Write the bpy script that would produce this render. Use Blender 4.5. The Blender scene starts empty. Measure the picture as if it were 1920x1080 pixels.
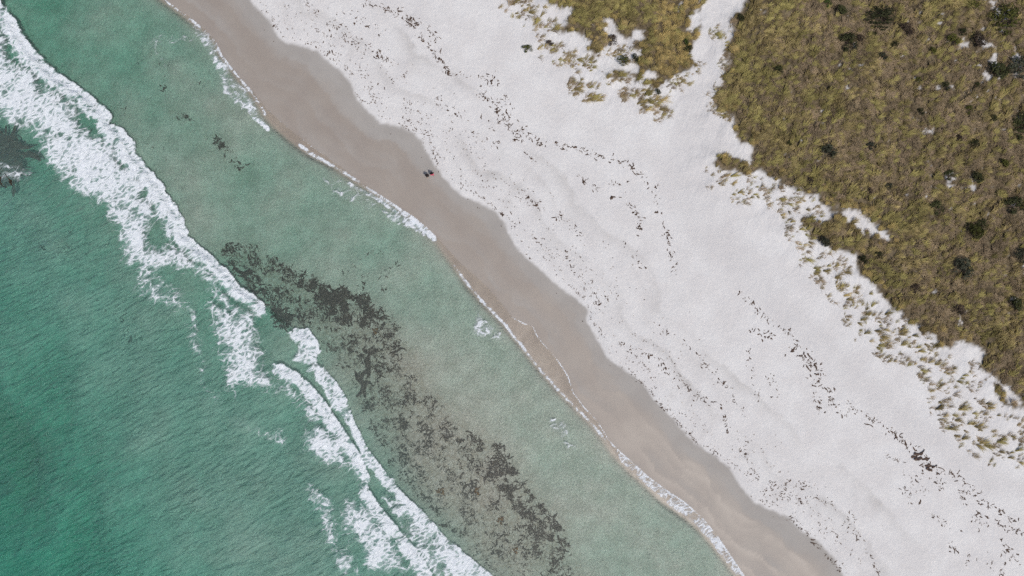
import bpy, bmesh, math, random
import numpy as np
from mathutils import Vector, Euler

random.seed(7)
rng = np.random.default_rng(11)
scene = bpy.context.scene
C = scene.collection

# ------------------------------------------------------------------ camera, sky, sun, exposure
ALT = 96.0                       # flying height in metres
cam_d = bpy.data.cameras.new('camera')
cam = bpy.data.objects.new('camera', cam_d)
C.objects.link(cam)
cam.location = (0, 0, ALT)
cam.rotation_euler = (0, 0, 0)   # straight down
cam_d.sensor_width = 36
cam_d.lens = 24
cam_d.clip_start = 0.5
cam_d.clip_end = 12000
scene.camera = cam

SUN_AZ = math.atan2(0.64, -0.77)         # from +Y, clockwise
SUN_EL = math.radians(64)
sun_vec = Vector((math.sin(SUN_AZ)*math.cos(SUN_EL), math.cos(SUN_AZ)*math.cos(SUN_EL), math.sin(SUN_EL)))
world = bpy.data.worlds.new('World')
scene.world = world
world.use_nodes = True
wn = world.node_tree.nodes
wl = world.node_tree.links
wn.clear()
sky = wn.new('ShaderNodeTexSky')
sky.sky_type = 'NISHITA'
sky.sun_disc = False
sky.sun_elevation = SUN_EL
sky.sun_rotation = SUN_AZ
sky.air_density = 1.0
sky.dust_density = 2.5
sky.ozone_density = 1.0
wbg = wn.new('ShaderNodeBackground')
wbg.inputs['Strength'].default_value = 0.10
wo = wn.new('ShaderNodeOutputWorld')
wl.new(sky.outputs[0], wbg.inputs[0])
wl.new(wbg.outputs[0], wo.inputs[0])

sun_d = bpy.data.lights.new('sun', 'SUN')
sun_d.energy = 2.45
sun_d.angle = math.radians(2.0)
sun_d.color = (1.0, 0.955, 0.90)
sun = bpy.data.objects.new('sun', sun_d)
C.objects.link(sun)
sun.rotation_euler = (-sun_vec).to_track_quat('-Z', 'Y').to_euler()
sun.location = sun_vec*200

scene.view_settings.view_transform = 'Standard'
scene.view_settings.look = 'None'
scene.view_settings.exposure = -0.12
scene.view_settings.gamma = 1
scene.view_settings.use_curve_mapping = False
scene.cycles.max_bounces = 5
scene.cycles.diffuse_bounces = 2
scene.cycles.glossy_bounces = 2
scene.cycles.transmission_bounces = 2
scene.cycles.transparent_max_bounces = 12
scene.cycles.use_denoising = False
scene.cycles.use_adaptive_sampling = True
scene.cycles.adaptive_threshold = 0.03
scene.cycles.adaptive_min_samples = 32

# ------------------------------------------------------------------ helpers
SC = 0.075                       # metres on the ground per photo pixel at water level


def P(u, v, z=0.0):
    """ground point seen at photo pixel (u, v) when the ground there is z metres high"""
    k = SC*(1 - z/ALT)
    return ((u-960)*k, (540-v)*k)


def PL(pts, z=0.0):
    return np.array([P(u, v, z) for u, v in pts], dtype=np.float64)


def sstep(a, b, x):
    t = np.clip((x-a)/(b-a), 0, 1)
    return t*t*(3-2*t)


_perm = np.random.default_rng(5).integers(0, 2**31, 4096).astype(np.int64)


def _hash(ix, iy, seed):
    h = _perm[(ix + _perm[(iy + _perm[seed & 4095]) & 4095]) & 4095]
    return h


def perlin(x, y, seed=0):
    ix = np.floor(x).astype(np.int64)
    iy = np.floor(y).astype(np.int64)
    fx = x-ix
    fy = y-iy
    ux = fx*fx*fx*(fx*(fx*6-15)+10)
    uy = fy*fy*fy*(fy*(fy*6-15)+10)

    def g(a, b, dx, dy):
        ang = (_hash(a, b, seed) & 1023)*(2*math.pi/1024)
        return np.cos(ang)*dx+np.sin(ang)*dy
    n00 = g(ix, iy, fx, fy)
    n10 = g(ix+1, iy, fx-1, fy)
    n01 = g(ix, iy+1, fx, fy-1)
    n11 = g(ix+1, iy+1, fx-1, fy-1)
    a = n00+ux*(n10-n00)
    b = n01+ux*(n11-n01)
    return (a+uy*(b-a))*1.4


def fbm(x, y, scale, octv=4, seed=0, rough=0.5):
    """roughly -1..1, feature size = scale metres"""
    r = np.zeros_like(x)
    amp, tot, f = 1.0, 0.0, 1.0/scale
    for o in range(octv):
        r += amp*perlin(x*f+o*17.3, y*f-o*9.1, seed+o)
        tot += amp
        amp *= rough
        f *= 2.03
    return r/tot*1.35


def dist_line(X, Y, pts, closed=False):
    """distance to a polyline and the side (+ on its left)"""
    pts = np.asarray(pts)
    n = len(pts)
    best = np.full(X.shape, 1e12)
    side = np.ones(X.shape)
    rng_n = n if closed else n-1
    for i in range(rng_n):
        a = pts[i]
        b = pts[(i+1) % n]
        d = b-a
        L2 = d[0]**2+d[1]**2+1e-12
        t = np.clip(((X-a[0])*d[0]+(Y-a[1])*d[1])/L2, 0, 1)
        qx = X-(a[0]+t*d[0])
        qy = Y-(a[1]+t*d[1])
        dd = qx*qx+qy*qy
        m = dd < best-1e-9
        best = np.where(m, dd, best)
        s = np.where(d[0]*qy-d[1]*qx >= 0, 1.0, -1.0)
        side = np.where(m, s, side)
    return np.sqrt(best), side


def inside(X, Y, pts):
    pts = np.asarray(pts)
    r = np.zeros(X.shape, dtype=bool)
    n = len(pts)
    for i in range(n):
        x0, y0 = pts[i]
        x1, y1 = pts[(i+1) % n]
        if y0 == y1:
            continue
        c = ((y0 > Y) != (y1 > Y)) & (X < (x1-x0)*(Y-y0)/(y1-y0)+x0)
        r ^= c
    return r


def sd_poly(X, Y, pts):
    """signed distance, + inside"""
    d, _ = dist_line(X, Y, pts, True)
    return np.where(inside(X, Y, pts), d, -d)


def axis(lo, hi, step, far):
    a = list(np.arange(lo, hi+1e-6, step))
    g, s, x = [], step, a[-1]
    while x < far:
        s *= 1.35
        x += s
        g.append(x)
    g2, s, x = [], step, a[0]
    while x > -far:
        s *= 1.35
        x -= s
        g2.append(x)
    return np.array(g2[::-1]+a+g)


def tag(o, label=None, cat=None, group=None, kind=None):
    if label:
        o['label'] = label
    if cat:
        o['category'] = cat
    if group:
        o['group'] = group
    if kind:
        o['kind'] = kind
    return o


def mesh_np(name, V, F):
    me = bpy.data.meshes.new(name)
    V = np.asarray(V, dtype=np.float32)
    F = np.asarray(F, dtype=np.int32)
    k = F.shape[1]
    me.vertices.add(len(V))
    me.vertices.foreach_set('co', V.ravel())
    me.loops.add(F.size)
    me.loops.foreach_set('vertex_index', F.ravel())
    me.polygons.add(len(F))
    me.polygons.foreach_set('loop_start', np.arange(0, F.size, k, dtype=np.int32))
    me.polygons.foreach_set('loop_total', np.full(len(F), k, dtype=np.int32))
    me.update(calc_edges=True)
    return me


def attr(me, name, data):
    a = me.attributes.new(name, 'FLOAT', 'POINT')
    a.data.foreach_set('value', np.asarray(data, dtype=np.float32).ravel())


def smooth(me):
    me.polygons.foreach_set('use_smooth', np.ones(len(me.polygons), dtype=bool))


def link(name, me, mat=None, parent=None):
    o = bpy.data.objects.new(name, me)
    C.objects.link(o)
    if mat and not me.materials:
        me.materials.append(mat)
    if parent:
        o.parent = parent
    return o


# ------------------------------------------------------------------ node helper
class NT:
    def __init__(s, name):
        s.m = bpy.data.materials.new(name)
        s.m.use_nodes = True
        s.t = s.m.node_tree
        s.t.nodes.clear()
        s.out = s.t.nodes.new('ShaderNodeOutputMaterial')

    def n(s, typ, **kw):
        nd = s.t.nodes.new(typ)
        for k, v in kw.items():
            setattr(nd, k, v)
        return nd

    def put(s, sock, v):
        if isinstance(v, (int, float)):
            sock.default_value = v
        elif isinstance(v, tuple):
            sock.default_value = v if len(v) == len(sock.default_value) else (*v, 1.0)
        else:
            s.t.links.new(v, sock)

    def math(s, op, a, b=0.0, c=0.0, clamp=False):
        nd = s.n('ShaderNodeMath', operation=op, use_clamp=clamp)
        s.put(nd.inputs[0], a)
        s.put(nd.inputs[1], b)
        s.put(nd.inputs[2], c)
        return nd.outputs[0]

    def ss(s, lo, hi, x):
        nd = s.n('ShaderNodeMapRange', interpolation_type='SMOOTHSTEP')
        s.put(nd.inputs[0], x)
        s.put(nd.inputs[1], lo)
        s.put(nd.inputs[2], hi)
        return nd.outputs[0]

    def mix(s, f, a, b):
        nd = s.n('ShaderNodeMix', data_type='RGBA')
        s.put(nd.inputs[0], f)
        s.put(nd.inputs[6], a)
        s.put(nd.inputs[7], b)
        return nd.outputs[2]

    def noise(s, co, scale, detail=4, rough=0.5, dist=0.0, col=False):
        nd = s.n('ShaderNodeTexNoise')
        s.put(nd.inputs['Vector'], co)
        nd.inputs['Scale'].default_value = scale
        nd.inputs['Detail'].default_value = detail
        nd.inputs['Roughness'].default_value = rough
        nd.inputs['Distortion'].default_value = dist
        return nd.outputs[1 if col else 0]

    def pos(s, rotz=0.0, scale=(1, 1, 1)):
        g = s.n('ShaderNodeNewGeometry')
        mp = s.n('ShaderNodeMapping', vector_type='TEXTURE')
        s.put(mp.inputs[0], g.outputs['Position'])
        mp.inputs['Rotation'].default_value = (0, 0, rotz)
        mp.inputs['Scale'].default_value = scale
        return mp.outputs[0]

    def attr(s, name, typ='GEOMETRY'):
        a = s.n('ShaderNodeAttribute', attribute_name=name, attribute_type=typ)
        return a.outputs['Fac']

    def bump(s, h, strength=1.0, dist=0.1, normal=None):
        b = s.n('ShaderNodeBump')
        b.inputs['Strength'].default_value = strength
        b.inputs['Distance'].default_value = dist
        s.put(b.inputs['Height'], h)
        if normal is not None:
            s.put(b.inputs['Normal'], normal)
        return b.outputs[0]

    def princ(s, col, rough=0.9, spec=0.2, normal=None):
        p = s.n('ShaderNodeBsdfPrincipled')
        s.put(p.inputs['Base Color'], col)
        s.put(p.inputs['Roughness'], rough)
        s.put(p.inputs['Specular IOR Level'], spec)
        if normal is not None:
            s.put(p.inputs['Normal'], normal)
        return p.outputs[0]

    def surf(s, sh):
        s.t.links.new(sh, s.out.inputs['Surface'])
        return s.m


# ------------------------------------------------------------------ traced lines (photo pixels)
W_PX = [(310, 0), (335, 20), (360, 38), (385, 58), (405, 80), (415, 103), (432, 125), (450, 148), (470, 170), (488, 198),
        (497, 215), (515, 236), (545, 262), (575, 285), (600, 298), (635, 316), (668, 338), (705, 362), (740, 385), (775, 408),
        (800, 428), (817, 445), (832, 468), (852, 497), (878, 535), (902, 563), (925, 586), (945, 607), (975, 645), (1010, 690),
        (1050, 735), (1090, 775), (1115, 800), (1135, 825), (1152, 852), (1180, 882), (1210, 908), (1240, 938), (1270, 960),
        (1295, 978), (1318, 998), (1342, 1028), (1362, 1052), (1384, 1080)]
S_PX = [(310, 0), (336, 18), (361, 36), (386, 56), (406, 79), (416, 102), (433, 124), (451, 147), (472, 168), (490, 192),
        (506, 208), (524, 226), (553, 250), (583, 273), (610, 292), (638, 312), (670, 336), (706, 360), (741, 383), (776, 406),
        (801, 426), (818, 443), (842, 470), (862, 492), (885, 512), (912, 536), (942, 570), (960, 594), (984, 606), (1000, 612), (1006, 626),
        (1014, 638), (1033, 660), (1050, 680), (1066, 705), (1075, 735), (1096, 763), (1120, 788), (1132, 808), (1142, 824),
        (1160, 843), (1186, 866), (1216, 893), (1250, 918), (1285, 941), (1320, 973), (1345, 1003), (1370, 1040), (1397, 1080)]
D_PX = [(455, -20), (480, 10), (508, 37), (522, 66), (535, 78), (570, 85), (598, 95), (618, 115), (640, 132), (660, 155), (672, 185),
        (690, 205), (715, 229), (750, 235), (775, 246), (795, 265), (805, 290), (825, 320), (850, 350), (866, 365), (900, 378),
        (930, 395), (947, 415), (960, 445), (980, 475), (1010, 500), (1048, 535), (1080, 558), (1105, 580), (1102, 602), (1120, 632),
        (1140, 670), (1170, 690), (1205, 715), (1230, 750), (1260, 780), (1300, 825), (1340, 852), (1370, 876), (1390, 910), (1415, 940),
        (1442, 953), (1480, 968), (1503, 993), (1535, 1013), (1565, 1045), (1585, 1080)]


def extend(pts, far=3000):
    pts = np.asarray(pts)
    a = np.array([-0.80, 0.60])*far + pts[0]
    b = np.array([0.72, -0.69])*far + pts[-1]
    return np.vstack([a, pts, b])


LW = extend(PL(W_PX))
LS = extend(PL(S_PX))
LD = extend(PL(D_PX, 0.3))

ZV = 1.1
VEG_R = [(1398, -140), (1392, 0), (1384, 18), (1369, 32), (1373, 52), (1367, 70), (1357, 90), (1360, 115), (1354, 145), (1342, 170), (1335, 193), (1350, 212),
         (1371, 220), (1370, 250), (1385, 265), (1408, 281), (1402, 312), (1390, 292), (1366, 284), (1341, 288), (1333, 307), (1355, 320),
         (1390, 331), (1424, 326), (1459, 345), (1447, 364), (1478, 352), (1500, 360), (1528, 371), (1540, 388), (1560, 400), (1545, 412),
         (1515, 404), (1494, 412), (1512, 428), (1522, 455), (1552, 470), (1600, 482), (1606, 518), (1640, 540), (1665, 570), (1700, 605), (1720, 618),
         (1750, 634), (1756, 656), (1780, 660), (1806, 642), (1842, 664), (1832, 686), (1855, 708), (1862, 740), (1882, 760), (1922, 776),
         (1990, 830), (2400, 1130), (2600, -140)]
VEG_L = [(1000, -140), (1018, 0), (1036, 14), (1066, 22), (1062, 42), (1036, 50), (1046, 62), (1094, 67), (1102, 84), (1095, 97), (1112, 101), (1138, 92),
         (1157, 84), (1150, 70), (1138, 58), (1143, 40), (1154, 56), (1166, 67), (1182, 80), (1178, 90), (1196, 100), (1187, 114), (1196, 134), (1163, 128),
         (1128, 140), (1135, 154), (1160, 150), (1184, 151), (1210, 160), (1222, 172), (1237, 172), (1254, 156), (1270, 146), (1285, 140),
         (1305, 121), (1298, 100), (1305, 76), (1317, 56), (1314, 36), (1321, 18), (1330, 0), (1340, -140)]
SAND_IN = [[(1578, 388), (1600, 392), (1622, 412), (1648, 432), (1662, 447), (1640, 440), (1612, 424), (1588, 408)],
           [(1296, 30), (1312, 26), (1318, 34), (1304, 48), (1296, 52), (1300, 38)],
           [(1190, 66), (1200, 60), (1204, 68), (1194, 74)],
           [(1858, 705), (1872, 716), (1900, 742), (1915, 764), (1905, 756), (1880, 730)],
           [(1205, 142), (1216, 136), (1226, 142), (1220, 150), (1208, 150)]]
PVR = PL(VEG_R, ZV)
PVL = PL(VEG_L, ZV)
PSI = [PL(p, ZV) for p in SAND_IN]


def veg_sd(X, Y):
    w = fbm(X, Y, 2.0, 3, 40)*0.6 + fbm(X, Y, 0.7, 2, 44)*0.4 - 0.25
    s = np.maximum(sd_poly(X, Y, PVR), sd_poly(X, Y, PVL))
    for p in PSI:
        s = np.minimum(s, -sd_poly(X, Y, p))
    return s + w


def bare(X, Y):
    """1 where the dune shows bare pale sand between the plants, more of it inland"""
    e = fbm(X, Y, 1.5, 4, 61, 0.6)+0.35*fbm(X, Y, 9.0, 2, 66)+0.20*sstep(45, 68, X)+0.12*sstep(10, 25, X)*sstep(10, 30, Y)
    return sstep(0.62, 0.74, e)


DEPTH = [(330, 30, .8), (250, 150, .85), (150, 100, 1.1), (70, 40, 1.4), (330, 240, .65), (430, 230, .6), (420, 330, .9), (330, 370, .4),
         (370, 430, .25), (480, 400, .95), (560, 330, .75), (640, 400, .75), (700, 490, .75), (640, 520, .8), (760, 420, .5), (560, 520, .3),
         (700, 650, .12), (780, 760, .12), (900, 900, .12), (1000, 1000, .2), (620, 620, .12), (860, 850, .12), (900, 700, .36), (1000, 800, .36),
         (1100, 950, .38), (1200, 1020, .42), (830, 560, .45), (820, 500, .6), (500, 280, .5), (250, 30, 1.0),
         (100, 420, 1.3), (250, 620, 1.15), (380, 560, 1.4), (50, 560, 1.3), (200, 700, 1.05), (450, 760, 1.2), (330, 820, .9), (500, 850, .8),
         (480, 1000, .8), (570, 1000, .65), (300, 1000, 1.3), (150, 850, 1.7), (60, 700, 1.8), (20, 800, 4.0), (0, 900, 6.0), (10, 1000, 5.5),
         (60, 1040, 4.0), (100, 950, 2.3), (-60, 900, 8.0), (-60, 1100, 7.5), (-100, 600, 3.0), (120, 250, 1.4), (250, 400, 1.4), (420, 640, 1.4),
         (560, 780, 1.2), (650, 950, 1.0), (760, 1060, .8), (700, 1150, 1.2), (300, 1200, 2.5), (-200, 200, 2.5), (1100, 1150, .35), (520, 600, 1.1),
         (545, 640, .9), (630, 760, .8), (220, 60, 1.15), (-100, -60, 2.0), (100, -100, 1.5)]
_dx = np.array([P(u, v) for u, v, d in DEPTH])
_dd = np.array([d for u, v, d in DEPTH])


def depth_at(X, Y, dS):
    """dS: distance seaward of the swash edge (m, >0 in the sea)"""
    num = np.zeros_like(X)
    den = np.zeros_like(X)+1e-9
    for (x, y), d in zip(_dx, _dd):
        r2 = (X-x)**2+(Y-y)**2
        w = np.exp(-r2/(2*5.5**2))+1e-4/(1+r2*0.01)
        num += w*d
        den += w
    base = num/den
    base = base*(1+0.48*fbm(X, Y, 7.0, 4, 71)) + 0.05*fbm(X, Y, 1.8, 3, 75)
    base = np.maximum(base, 0.10)
    far = np.clip((dS-75)/60.0, 0, 12)
    base = base + far
    ramp = 1-np.exp(-dS/1.6)
    return np.where(dS > 0, base*ramp, 0)


def land_fields(X, Y):
    dw, sw = dist_line(X, Y, LS)
    dS = dw*sw          # + on the left of the line = land (line runs from upper left to lower right)
    dd, sd = dist_line(X, Y, LD)
    dD = dd*sd
    return dS, dD


def terrain(X, Y):
    dS, dD = land_fields(X, Y)
    v = veg_sd(X, Y)
    land = np.clip(dS, 0, None)
    z = 0.034*np.minimum(land, 12)
    dry = np.clip(dD, 0, 45)
    z = z + 0.014*dry + 0.10*sstep(0, 1.2, dD)*np.exp(-np.clip(dD, 0, None)/6.0)
    drym = sstep(0.0, 2.5, dD)
    z = z + drym*(0.10*fbm(X, Y, 6.0, 4, 20) + 0.02*fbm(X, Y, 0.9, 3, 23))
    foot = sstep(-8.0, 1.5, v)*sstep(6, 14, dD)
    dune = sstep(-3.0, 4.0, v)
    z = z + foot*(0.36*fbm(X, Y, 2.4, 4, 26)) + dune*(0.45 + 0.55*fbm(X, Y, 9.0, 4, 30) + 0.15*fbm(X, Y, 2.0, 3, 33))
    sea = -depth_at(X, Y, -dS)
    z = np.where(dS > 0, z, sea)
    return z, dS, dD, v


# ------------------------------------------------------------------ the ground: sea bed, beach and dunes in one sheet
xs = axis(-80, 80, 0.30, 4000)
ys = axis(-48, 48, 0.30, 4000)
GX, GY = np.meshgrid(xs, ys)
TZ, dS, dD, VS = terrain(GX, GY)
nx, ny = len(xs), len(ys)
idx = np.arange(nx*ny).reshape(ny, nx)
QF = np.stack([idx[:-1, :-1], idx[:-1, 1:], idx[1:, 1:], idx[1:, :-1]], -1).reshape(-1, 4)
gme = mesh_np('beach_ground', np.stack([GX, GY, TZ], -1).reshape(-1, 3), QF)
# wetness: 1 = shining wet by the swash, fading over damp bands to 0 = dry
wob = 0.9*fbm(GX, GY, 5.0, 4, 50)+0.25*fbm(GX, GY, 1.2, 3, 52)
dDw = dD+0.25*fbm(GX, GY, 1.0, 3, 56)
tband = np.clip(dS/(dS-np.minimum(dD, -1e-3)+1e-6), 0, 1)        # 0 at the swash, 1 at the dry edge
inner = 1-sstep(0.62, 0.86, tband+0.09*wob)
mid = 1-sstep(0.86, 0.97, tband+0.06*wob)
edge = 1-sstep(-0.55, 0.25, dDw)
wet = 0.40*edge+0.25*mid*edge+0.35*inner*edge
# faint damp smears left higher on the dry sand
damp = sstep(0.05, 0.6, fbm(GX*0.80-GY*0.60, (GX*0.60+GY*0.80)*0.35, 3.2, 4, 58))*sstep(16, 3, dD)*sstep(-0.2, 0.8, dD)
wet = np.clip(np.where(dD > -0.5, np.maximum(wet, damp*0.07), wet), 0, 1)
# tide contours: each high-water run left a slightly darker step that fades towards the sea
for per, amp, sd0 in ((5.2, 0.19, 300), (2.6, 0.11, 310)):
    ph = (dD+1.3*fbm(GX, GY, 7.0, 4, sd0)+0.3*fbm(GX, GY, 1.4, 3, sd0+5))/per
    saw = ph-np.floor(ph)
    stepb = amp*(saw**2.0)*sstep(1.0, 0.93, saw)*(0.55+0.6*fbm(GX, GY, 9.0, 2, sd0+9))
    wet = np.where(dD > 0, np.clip(wet+stepb*sstep(0.3, 1.5, dD)*sstep(17, 9, dD), 0, 1), wet)
for per, amp, sd0 in ((3.1, 0.30, 320), (1.7, 0.16, 330)):
    ph = (dD+1.5*fbm(GX, GY, 6.0, 4, sd0))/per
    saw = ph-np.floor(ph)
    wet = np.where(dD < -0.4, np.clip(wet-amp*(1-saw)*sstep(0.0, 0.06, saw)*(0.6+0.7*fbm(GX, GY, 8.0, 2, sd0+9))*sstep(-0.4, -1.5, dD), 0.38, 1), wet)
wet = np.where(dS < 0, 1.0, wet)
attr(gme, 'wet', wet)
gw, gws = dist_line(GX, GY, LW)
attr(gme, 'sea', sstep(0.3, -2.0, gw*gws))
attr(gme, 'veg', sstep(-0.15, 0.35, VS)*(1-0.85*bare(GX, GY)))
attr(gme, 'dune', sstep(-9, -1, VS)*sstep(4, 10, dD))
attr(gme, 'dry', sstep(0.0, 0.6, dDw))
detr = np.zeros_like(GX)
for q_, a_ in (([(400, 455), (470, 458), (600, 530), (740, 600), (850, 770), (940, 830), (1065, 1000), (1090, 1090), (930, 1090), (780, 930), (690, 800), (600, 650), (500, 585), (440, 520)], 1.0),
               ([(300, 190), (420, 250), (480, 340), (440, 350), (330, 240)], 0.45)):
    detr = np.maximum(detr, a_*sstep(-2.5, 3.0, sd_poly(GX, GY, PL(q_))+1.5*fbm(GX, GY, 3.0, 4, 210)))
attr(gme, 'detritus', detr)
TRACK = [(1332, -40), (1386, -40), (1366, 60), (1352, 130), (1336, 200), (1362, 255), (1332, 300), (1345, 380), (1480, 560), (1700, 760), (1930, 920), (1850, 930), (1640, 770), (1430, 590), (1275, 430), (1244, 300), (1264, 210), (1302, 130), (1314, 60)]
attr(gme, 'track', sstep(-1.5, 1.5, sd_poly(GX, GY, PL(TRACK, 0.8))+0.8*fbm(GX, GY, 2.5, 3, 220)))
smooth(gme)

k = NT('ground')
co = k.pos()
wetA, seaA, vegA, duneA, dryA = k.attr('wet'), k.attr('sea'), k.attr('veg'), k.attr('dune'), k.attr('dry')
nA = k.noise(co, 0.25, 5, 0.55)
nB = k.noise(co, 2.2, 5, 0.6)
nC = k.noise(co, 11.0, 3, 0.6)
dry = k.mix(k.ss(0.3, 0.7, nA), (0.665, 0.645, 0.628), (0.725, 0.712, 0.694))
dry = k.mix(k.math('MULTIPLY', k.ss(0.42, 0.68, nB), 0.25), dry, (0.58, 0.56, 0.545))
trA = k.attr('track')
dry = k.mix(k.math('MULTIPLY', trA, 0.42), dry, (0.595, 0.575, 0.562))
speck = k.math('MULTIPLY', k.ss(0.66, 0.74, k.noise(co, 5.0, 2, 0.5)), k.math('MULTIPLY', dryA, 0.35))
dry = k.mix(speck, dry, (0.36, 0.34, 0.34))
dampc = k.mix(k.ss(0.35, 0.65, nA), (0.352, 0.328, 0.300), (0.380, 0.357, 0.328))
wetc = k.mix(k.ss(0.3, 0.7, nA), (0.312, 0.268, 0.230), (0.342, 0.298, 0.255))
c1 = k.mix(k.ss(0.0, 0.45, wetA), dry, dampc)
c2 = k.mix(k.ss(0.45, 1.0, wetA), c1, wetc)
seab = k.mix(k.ss(0.3, 0.7, k.noise(co, 0.5, 6, 0.6)), (0.37, 0.34, 0.30), (0.48, 0.445, 0.40))
seab = k.mix(k.math('MULTIPLY', k.ss(0.5, 0.75, k.noise(co, 1.7, 6, 0.65)), 0.5), seab, (0.25, 0.225, 0.18))
detA = k.attr('detritus')
seab = k.mix(k.math('MULTIPLY', detA, k.math('ADD', 0.12, k.math('MULTIPLY', k.ss(0.38, 0.62, k.noise(co, 2.2, 6, 0.75)), 0.75))), seab, (0.245, 0.200, 0.150))
c3 = k.mix(seaA, c2, seab)
lit = k.mix(k.ss(0.35, 0.65, k.noise(co, 1.1, 5, 0.6)), (0.085, 0.066, 0.040), (0.19, 0.150, 0.095))
sandpeek = k.ss(0.68, 0.74, k.noise(co, 0.75, 5, 0.62))
lit = k.mix(sandpeek, lit, (0.58, 0.55, 0.52))
c4 = k.mix(vegA, c3, lit)
rough = k.math('SUBTRACT', 1.0, k.math('MULTIPLY', wetA, 0.55))
spec = k.math('ADD', 0.1, k.math('MULTIPLY', wetA, 0.35))
# relief: trampled, wind-worked dry sand; smooth wet sand; rippled sea bed
rip = k.n('ShaderNodeTexWave', wave_type='BANDS', bands_direction='X', wave_profile='SIN')
k.put(rip.inputs['Vector'], k.pos(math.radians(-20)))
rip.inputs['Scale'].default_value = 0.42
rip.inputs['Distortion'].default_value = 7.0
rip.inputs['Detail'].default_value = 3
rip.inputs['Detail Scale'].default_value = 1.3
hdry = k.math('ADD', k.math('MULTIPLY', nB, 0.07), k.math('ADD', k.math('MULTIPLY', nC, 0.010), k.math('MULTIPLY', k.noise(co, 4.2, 2, 0.5, 0.5), 0.055)))
hdry = k.math('ADD', hdry, k.math('MULTIPLY', rip.outputs['Fac'], k.math('MULTIPLY', 0.016, duneA)))
hsea = k.math('ADD', k.math('MULTIPLY', k.noise(co, 3.2, 4, 0.6, 0.6), 0.16), k.math('MULTIPLY', nB, 0.06))
h = k.math('ADD', k.math('MULTIPLY', hdry, dryA), k.math('MULTIPLY', hsea, seaA))
h = k.math('ADD', h, k.math('MULTIPLY', nC, 0.004))
m_ground = k.surf(k.princ(c4, rough, spec, k.bump(h, 1.0, 1.0)))
ground = link('ground', gme, m_ground)
tag(ground, 'white sand beach with wet sand band, sea bed and dune ground', kind='structure')

# ------------------------------------------------------------------ foam and breakers
FRONTS = [  # (front line, height, length of the back)
    ([(-40, -60), (0, 15), (20, 40), (35, 65), (55, 95), (80, 120), (105, 145), (140, 165), (165, 185), (190, 208), (203, 225), (218, 242), (240, 265), (250, 290),
      (270, 315), (300, 350), (325, 390), (340, 415), (343, 434), (370, 465), (400, 485), (425, 510), (450, 540), (480, 560), (495, 573)], 0.75, 5.0),
    ([(556, 618), (576, 621), (590, 638), (598, 662)], 0.5, 2.5),
    ([(525, 683), (560, 702), (585, 725), (612, 757), (650, 815), (680, 860), (691, 902)], 0.45, 3.0),
    ([(598, 662), (604, 690), (630, 715), (650, 745), (665, 790), (690, 840), (720, 880), (760, 930), (800, 965), (830, 1000), (870, 1035),
      (900, 1060), (935, 1090), (1000, 1150)], 0.22, 2.5),
    ([(690, 915), (705, 945), (742, 985), (790, 1040), (815, 1090)], 0.4, 3.0)]
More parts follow.
